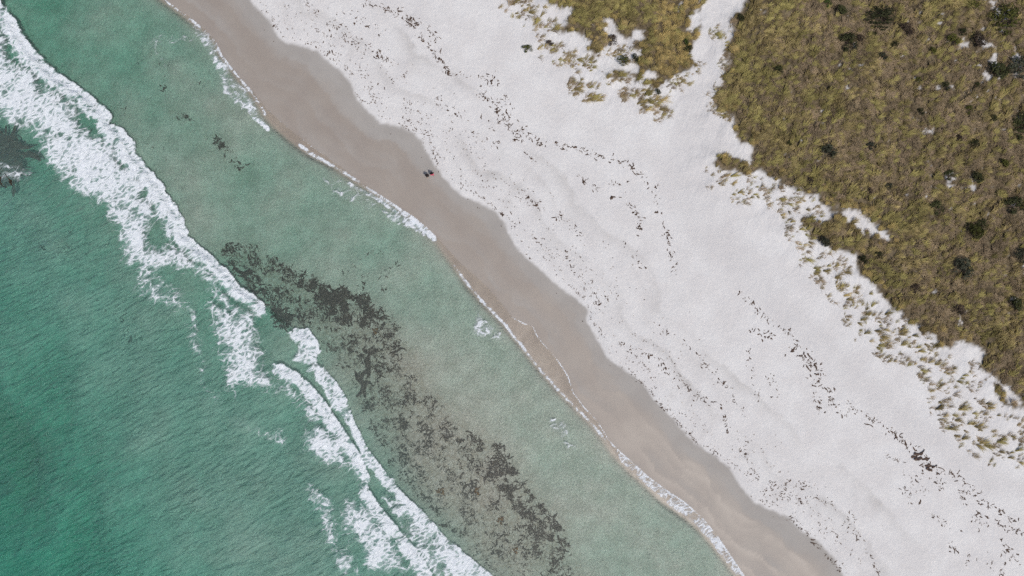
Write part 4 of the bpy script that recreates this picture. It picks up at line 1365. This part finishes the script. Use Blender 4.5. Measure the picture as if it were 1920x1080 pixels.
for poly, n, size in WEED:
    q = PL(poly)
    got = tries = 0
    n0 = n
    n = int(n*2.6) if n > 100 else n
    while got < n and tries < n*40:
        tries += 60
        X1 = rng.uniform(q[:, 0].min(), q[:, 0].max(), 60)
        Y1 = rng.uniform(q[:, 1].min(), q[:, 1].max(), 60)
        nn = fbm(X1, Y1, 2.4, 3, 190)+0.5*fbm(X1, Y1, 0.8, 2, 194)
        wn_ = 2.2 if size > 13 else 1.0
        s_in = sd_poly(X1+wn_*nn, Y1-wn_*nn, q)
        ok = (s_in > 0) & (nn > (-0.22 if n0 > 30 else -0.5)) & (rng.random(60) < np.clip(0.30+1.1*nn, 0.05, 1))
        z1 = ground_z(X1, Y1) if size < 13 else -0.16+0.21*rng.random(60)
        for x, y, z in zip(X1[ok], Y1[ok], z1[ok]):
            got += 1
            s = size*SC*math.exp(r_.gauss(-0.70, 0.62))
            for j in range(r_.randint(2, 5)):
                a = r_.uniform(0, 6.28)
                strand(r_, Vw, Fw, x+r_.gauss(0, s*.25), y+r_.gauss(0, s*.25), a, s*r_.uniform(.5, 1.1), s*r_.uniform(.03, .10), z=z+0.03+0.01*j, th=0.03, seg=3, bend=1.3)
bed = link('sea_bed_weed', mesh_np('sea_bed_weed', Vw, Fw), m_weed)
tag(bed, 'dark seaweed beds on the shallow sea bed', 'seaweed', kind='stuff')
for u, v, Lp, lab in ((827, 922, 15, 'amber brown kelp clump under water, leftmost of the lower amber clumps'), (896, 921, 15, 'amber and dark kelp clump under water, middle of the lower three'),
                      (938, 977, 15, 'dark brown kelp clump under water, lower of the amber clumps'), (703, 620, 11, 'amber kelp clump under water beside a dark weed patch, uppermost'),
                      (967, 1032, 12, 'golden brown kelp clump under water near the bottom edge')):
    x, y = P(u, v)
    o = bpy.data.objects.new('kelp_clump', KM['clump'][int(u) % 4])
    C.objects.link(o)
    o.location = (x, y, float(ground_z(x, y)[0])+0.03)
    o.rotation_euler = (0, 0, u)
    o.scale = (Lp*SC, Lp*SC*.8, 1)
    o.material_slots[0].link = 'OBJECT'
    o.material_slots[0].material = m_amber
    tag(o, lab, 'seaweed', 'amber kelp clumps in the shallows')


# ------------------------------------------------------------------ two people walking on the wet sand
def plain(name, col, rough=0.8):
    k = NT(name)
    n = k.noise(k.pos(), 40, 3)
    return k.surf(k.princ(k.mix(k.math('MULTIPLY', n, 0.35), col, tuple(c*0.55 for c in col)), rough, 0.2))


def skin_grow(name, joints, bones, root, sub=2):
    """joints: name -> (x, y, z, radius)"""
    keys = list(joints)
    me = bpy.data.meshes.new(name)
    me.from_pydata([joints[q][:3] for q in keys], [(keys.index(a), keys.index(b)) for a, b in bones], [])
    o = bpy.data.objects.new(name, me)
    C.objects.link(o)
    md = o.modifiers.new('skin', 'SKIN')
    if not me.skin_vertices:
        bpy.context.view_layer.objects.active = o
        o.modifiers.remove(md)
        md = o.modifiers.new('skin', 'SKIN')
    for i, q in enumerate(keys):
        sv = me.skin_vertices[0].data[i]
        sv.radius = (joints[q][3], joints[q][3] if len(joints[q]) < 5 else joints[q][4])
        sv.use_root = (q == root)
    ms = o.modifiers.new('sub', 'SUBSURF')
    ms.levels = ms.render_levels = sub
    dg_ = bpy.context.evaluated_depsgraph_get()
    out = bpy.data.meshes.new_from_object(o.evaluated_get(dg_))
    bpy.data.objects.remove(o)
    out.name = name
    smooth(out)
    return out


def person(name_label, loc, heading, stride, cols, bare_legs, long_hair):
    st = stride
    J = {'pelvis': (0, 0, .95, .15, .115), 'waist': (0, 0, 1.10, .135, .10), 'chest': (0, .01, 1.30, .165, .115), 'neckb': (0, 0, 1.47, .075), 'neck': (0, .01, 1.53, .055),
         'jaw': (0, .03, 1.59, .07), 'head': (0, .02, 1.68, .095), 'crown': (0, .01, 1.75, .07)}
    B = [('pelvis', 'waist'), ('waist', 'chest'), ('chest', 'neckb'), ('neckb', 'neck'), ('neck', 'jaw'), ('jaw', 'head'), ('head', 'crown')]
    for sd_, sg in (('l', -1), ('r', 1)):
        f = st*sg
        J['sh'+sd_] = (sg*.18, 0, 1.42, .065)
        J['el'+sd_] = (sg*.25, -.10*f*2.2, 1.15, .045)
        J['wr'+sd_] = (sg*.25, .02-.22*f*2, .93, .030)
        J['pa'+sd_] = (sg*.25, .05-.24*f*2, .86, .036, .020)
        J['hip'+sd_] = (sg*.095, 0, .88, .095)
        J['kn'+sd_] = (sg*.10, .28*f+.04, .50, .062)
        J['an'+sd_] = (sg*.10, .52*f-.02, .09 if f >= 0 else .13, .042)
        J['to'+sd_] = (sg*.11, .52*f+.15, .035, .038)
        B += [('chest', 'sh'+sd_), ('sh'+sd_, 'el'+sd_), ('el'+sd_, 'wr'+sd_), ('wr'+sd_, 'pa'+sd_), ('pelvis', 'hip'+sd_), ('hip'+sd_, 'kn'+sd_), ('kn'+sd_, 'an'+sd_), ('an'+sd_, 'to'+sd_)]
        px, py, pz_ = J['pa'+sd_][:3]
        for n_, (oy, ln) in enumerate(((-.027, .065), (-.009, .08), (.009, .075), (.027, .06))):
            J['fa%s%d' % (sd_, n_)] = (px, py+oy, pz_-.03-ln*.5, .009)
            J['fb%s%d' % (sd_, n_)] = (px-sg*.018, py+oy+.005, pz_-.03-ln, .008)
            B += [('pa'+sd_, 'fa%s%d' % (sd_, n_)), ('fa%s%d' % (sd_, n_), 'fb%s%d' % (sd_, n_))]
        J['ta'+sd_] = (px-sg*.012, py+.042, pz_-.005, .010)
        J['tb'+sd_] = (px-sg*.022, py+.055, pz_-.040, .009)
        B += [('pa'+sd_, 'ta'+sd_), ('ta'+sd_, 'tb'+sd_)]
    J['nose'] = (0, .135, 1.655, .014)
    B.append(('head', 'nose'))
    e = bpy.data.objects.new('person', None)
    C.objects.link(e)
    e.location = loc
    e.rotation_euler = (0, 0, heading)
    tag(e, name_label, 'person', 'people walking on the wet sand')
    skinm, topm, legm, hairm = cols
    link('body', skin_grow('body', J, B, 'pelvis'), skinm, e)

    def sub(names, grow):
        jj = {q: (J[q][0], J[q][1], J[q][2], *[r*grow for r in J[q][3:]]) for q in names}
        return jj, [(a, b) for a, b in B if a in jj and b in jj]
    jj, bb = sub(['pelvis', 'waist', 'chest', 'neckb', 'shl', 'shr', 'ell', 'elr'], 1.28)
    link('shirt', skin_grow('shirt', jj, bb, 'pelvis', 1), topm, e)
    legs = ['pelvis', 'hipl', 'hipr', 'knl', 'knr'] + ([] if bare_legs else ['anl', 'anr'])
    jj, bb = sub(legs, 1.30)
    link('shorts' if bare_legs else 'trousers', skin_grow('trousers', jj, bb, 'pelvis', 1), legm, e)
    hj = {'a': (0, -.005, 1.70, .115), 'b': (0, -.03, 1.775, .085), 'c': (0, -.07, 1.62, .085)}
    hb = [('a', 'b'), ('a', 'c')]
    if long_hair:
        hj['d'] = (0, -.10, 1.50, .07)
        hb.append(('c', 'd'))
    link('hair', skin_grow('hair', hj, hb, 'a', 2), hairm, e)
    for sg in (-1, 1):
        bm = bmesh.new()
        bmesh.ops.create_icosphere(bm, subdivisions=1, radius=.014)
        bmesh.ops.translate(bm, verts=bm.verts, vec=(sg*.035, .108, 1.685))
        me = bpy.data.meshes.new('eye')
        bm.to_mesh(me)
        bm.free()
        link('eye', me, hairm, e)
    return e


m_skin = plain('skin', (0.45, 0.27, 0.19), 0.6)
m_black = plain('black_cloth', (0.012, 0.012, 0.014))
m_grey = plain('charcoal_patterned_cloth', (0.045, 0.038, 0.045))
m_pink = plain('pink_cloth', (0.72, 0.13, 0.19))
m_hair = plain('dark_hair', (0.02, 0.014, 0.012))
for u, v, hd, stv, cols, bare, lh, lab in (
        (802.5, 331, 20, 0.34, (m_skin, m_grey, m_black, m_hair), True, False, 'person in dark patterned top and dark shorts walking, left of the pair'),
        (811.5, 328, 14, -0.30, (m_skin, m_black, m_pink, m_hair), False, True, 'person in black top and pink trousers walking, right of the pair')):
    x, y = P(u, v, 0.2)
    person(lab, (x, y, float(ground_z(x, y)[0])), math.radians(hd), stv, cols, bare, lh)
